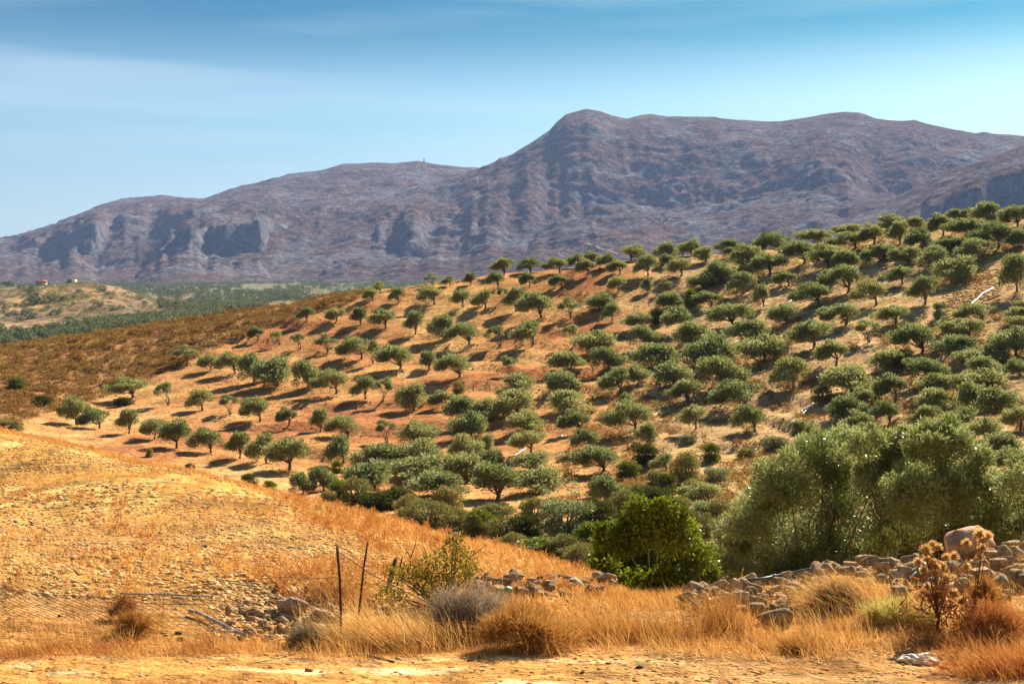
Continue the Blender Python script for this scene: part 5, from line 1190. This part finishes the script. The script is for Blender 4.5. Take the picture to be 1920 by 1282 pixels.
PIPES = [([(1525, 757), (1515, 768), (1506, 776), (1498, 782)], .11, "upper length of the broken white pipe below the bright shrub"), ([(1490, 789), (1480, 797), (1473, 803)], .11, "lower length of the broken white pipe below the bright shrub"), ([(1520, 761), (1508, 768), (1492, 782)], .05, "thin pale hose beside the broken white pipe"),
 ([(1862, 541), (1852, 547), (1842, 552), (1832, 562), (1822, 570), (1816, 575)], .12, "long white pipe running down the stony patch"), ([(1875, 534), (1866, 540)], .08, "short white pipe end above the stony patch"), ([(1536, 513), (1524, 516), (1517, 525), (1512, 536)], .08, "curved white pipe between two upper slope olive trees"), ([(1487, 561), (1480, 567), (1474, 572)], .07, "short white pipe beside a grey-green olive"),
 ([(1652, 487), (1640, 491), (1625, 497)], .07, "pale pipe under the skyline olives"), ([(1645, 682), (1636, 686), (1628, 688)], .06, "short pale pipe above the dense green olive"), ([(1245, 723), (1225, 735), (1205, 745), (1188, 753)], .07, "thin grey irrigation pipe along the middle olive row"), ([(985, 842), (970, 852), (955, 863), (940, 874)], .07, "grey pipe slanting between lower slope olive trees"), ([(1385, 639), (1378, 642), (1373, 645)], .06, "tiny pale pipe end between middle slope olive trees"), ([(1418, 843), (1410, 850)], .07, "pale pipe scrap on the scrubby slope"), ([(1460, 824), (1445, 836), (1430, 846)], .05, "thin pale pipe above the big olive tree"), ([(1055, 817), (1040, 824)], .06, "short grey pipe near the lower olive trees")]
for pts, r, lab in PIPES: lying(pts, r * .72, "pipe_white", lab, "irrigation_pipe", "pipe", .06, 54, 190)
# scraps
p = G.hit(1722, 1243, 8, 20); bm = bmesh.new(); bmesh.ops.create_icosphere(bm, subdivisions=4, radius=1)
for v in bm.verts:
    n_ = float(fbm(np.array(v.co.x * 2.2), np.array(v.co.y * 2.2 + v.co.z * 1.7), 4, 77)); v.co *= .75 + .5 * n_
    v.co.z = max(v.co.z, -.2)
me = bpy.data.meshes.new("torn_bag"); bm.to_mesh(me); bm.free()
o = link("torn_bag", me, M["bag"]); o.location = p + Vector((0, 0, .02)); o.scale = (.17, .11, .06); tag(o, "crumpled dirty white plastic scrap on the verge", "litter")
p = G.hit(1752, 1243, 8, 20); o = link("torn_bag", me, M["bag"]); o.location = p + Vector((0, 0, .01)); o.scale = (.06, .05, .04); o.rotation_euler = (0, 0, 2); tag(o, "small torn white scrap beside the crumpled plastic", "litter")
p = G.hit(953, 1122, 8, 20); bm = bmesh.new(); bmesh.ops.create_cone(bm, cap_ends=True, segments=12, radius1=.035, radius2=.03, depth=.10); me = bpy.data.meshes.new("green_can"); bm.to_mesh(me); bm.free()
M["greenplastic"] = rough_mat("faded_green_plastic", [(.3, (.10, .20, .11)), (.7, (.20, .32, .20))], 6, .6, (9, .2, .003), .3, 0)
o = link("plastic_tub", me, M["greenplastic"]); o.location = p + Vector((0, 0, .07)); o.rotation_euler = (.2, .3, 0); tag(o, "small faded green tub stuck in the tumbled wall", "tub")

# ------------------------------------------------------------------ dry grass as ground cover
def blade_field(name, px, D, hgt, lean, mat, tint, width, label):
    P = G.world(px, D); n = len(P); P[:, 2] -= .005
    A = unit(np.array(lean) + rng.normal(size=(n, 3)) * .32); A[:, 2] = np.abs(A[:, 2])
    ln = hgt * rng.uniform(.4, 1.2, n)
    bend = np.column_stack([rng.normal(lean[0] * .3, .15, n) * ln, rng.normal(0, .15, n) * ln, -ln * rng.uniform(0, .2, n)])
    return tag(link(name, blades(P, A, ln, bend, width, np.clip(rng.normal(tint, .22, n), 0, 1), name, 2), M[mat]), label, "grass", kind="stuff")
n = 34000; px = rng.uniform(-250, 2150, n); D = rng.uniform(10.6, 13.4, n)
dens = fbm(px / 90, D * 1.6, 4, 81); edge = 10.95 + .35 * fbm(px / 130, px * 0, 3, 82)
ok = (D > edge) & (dens > -.25) & ~((px > 395) & (px < 640) & (D > 11.6) & (rng.random(n) < .75)); px, D = px[ok], D[ok]
blade_field("dry_grass", px, D, .09 + .10 * (fbm(px / 60, D, 2, 83) > 0), (-.25, 0, 1), "grass", .5, .0036, "matted short straw along the verge of the dirt road")
n = 16000; px = rng.uniform(600, 1700, n); D = rng.uniform(11.0, 12.3, n); ok = (fbm(px / 45, D * 2.4, 3, 84) > .26); px, D = px[ok], D[ok]
blade_field("dry_grass", px, D, .14 + .05 * (px > 1050), (-.32, 0, 1), "grass", .42, .0036, "shin-high orange grass in a band along the roadside")
n = 110000; px = rng.uniform(-250, 1150, n); D = 13 * np.exp(rng.random(n) * math.log(3.2)); ok = (D < crest_d(px) * 1.02)
g = fbm(px / F * D / 2.2, D / 1.6, 4, 85); ok &= g + rng.normal(0, .10, n) > .20; px, D = px[ok], D[ok]
blade_field("dry_grass", px, D, .07, (-.15, 0, 1), "grass", .72, .006, "sparse straw over the stony field")
n = 60000; px = rng.uniform(-250, 1150, n); D = 13 * np.exp(rng.random(n) * math.log(3.2)); ok = (D < crest_d(px) * 1.02)
g = fbm((px / F * D + .5 * D) / 2.6, D / 2.2, 4, 86); ok &= g + rng.normal(0, .10, n) > .30; px, D = px[ok], D[ok]
blade_field("dry_weeds", px, D, .08, (-.05, 0, 1), "weed", .55, .007, "patches of rust-coloured dried weeds on the stony field")
n = 30000; px = rng.uniform(-200, 1180, n); D = crest_d(px) * (1 - .30 * rng.random(n) ** 1.4 * sstep(px, 350, 800) - .06 * rng.random(n)); 
blade_field("dry_grass", px, D, .09 + .06 * sstep(px, 500, 800), (-.2, 0, 1), "grass", .40, .007, "taller orange-pink grass along the crest of the stony field")

n = 15000; px = rng.uniform(1380, 2100, n); D = rng.uniform(11.6, 14.2, n); ok = fbm(px / 40, D * 2, 3, 87) > -.1; px, D = px[ok], D[ok]
blade_field("dry_grass", px, D, .12, (-.3, 0, 1), "grass", .42, .0036, "withered straw between verge and stone bank")

n = 2600; px = rng.uniform(560, 1750, n); D = rng.uniform(11.1, 13.2, n); ok = fbm(px / 80, D * 2, 3, 88) > .0; px, D = px[ok], D[ok]
blade_field("dry_grass", px, D, .34, (-.28, 0, 1), "grass", .55, .0030, "thin tall seed stalks standing out of the verge grass")

n = 9000; px = rng.uniform(1080, 1330, n); D = rng.uniform(13.2, 17.5, n); ok = fbm(px / 40, D, 3, 89) > -.25; px, D = px[ok], D[ok]
blade_field("dry_grass", px, D, .15, (-.25, 0, 1), "grass", .35, .0045, "orange grass between the tumbled wall and the bright bush")

# ------------------------------------------------------------------ the air between here and the mountains
b = MB(); b.box(-5200, 5200, -60, 5800, -70, 1180)
hm, nt, out = mat_new("haze_air")
pv = N(nt, "ShaderNodeVolumePrincipled")
pv.inputs["Color"].default_value = (.42, .58, 1.0, 1); pv.inputs["Density"].default_value = 0.000062; pv.inputs["Anisotropy"].default_value = 0.0
nt.links.new(pv.outputs[0], out.inputs["Volume"])
hz = tag(link("haze", b.mesh("haze"), hm), kind="stuff")
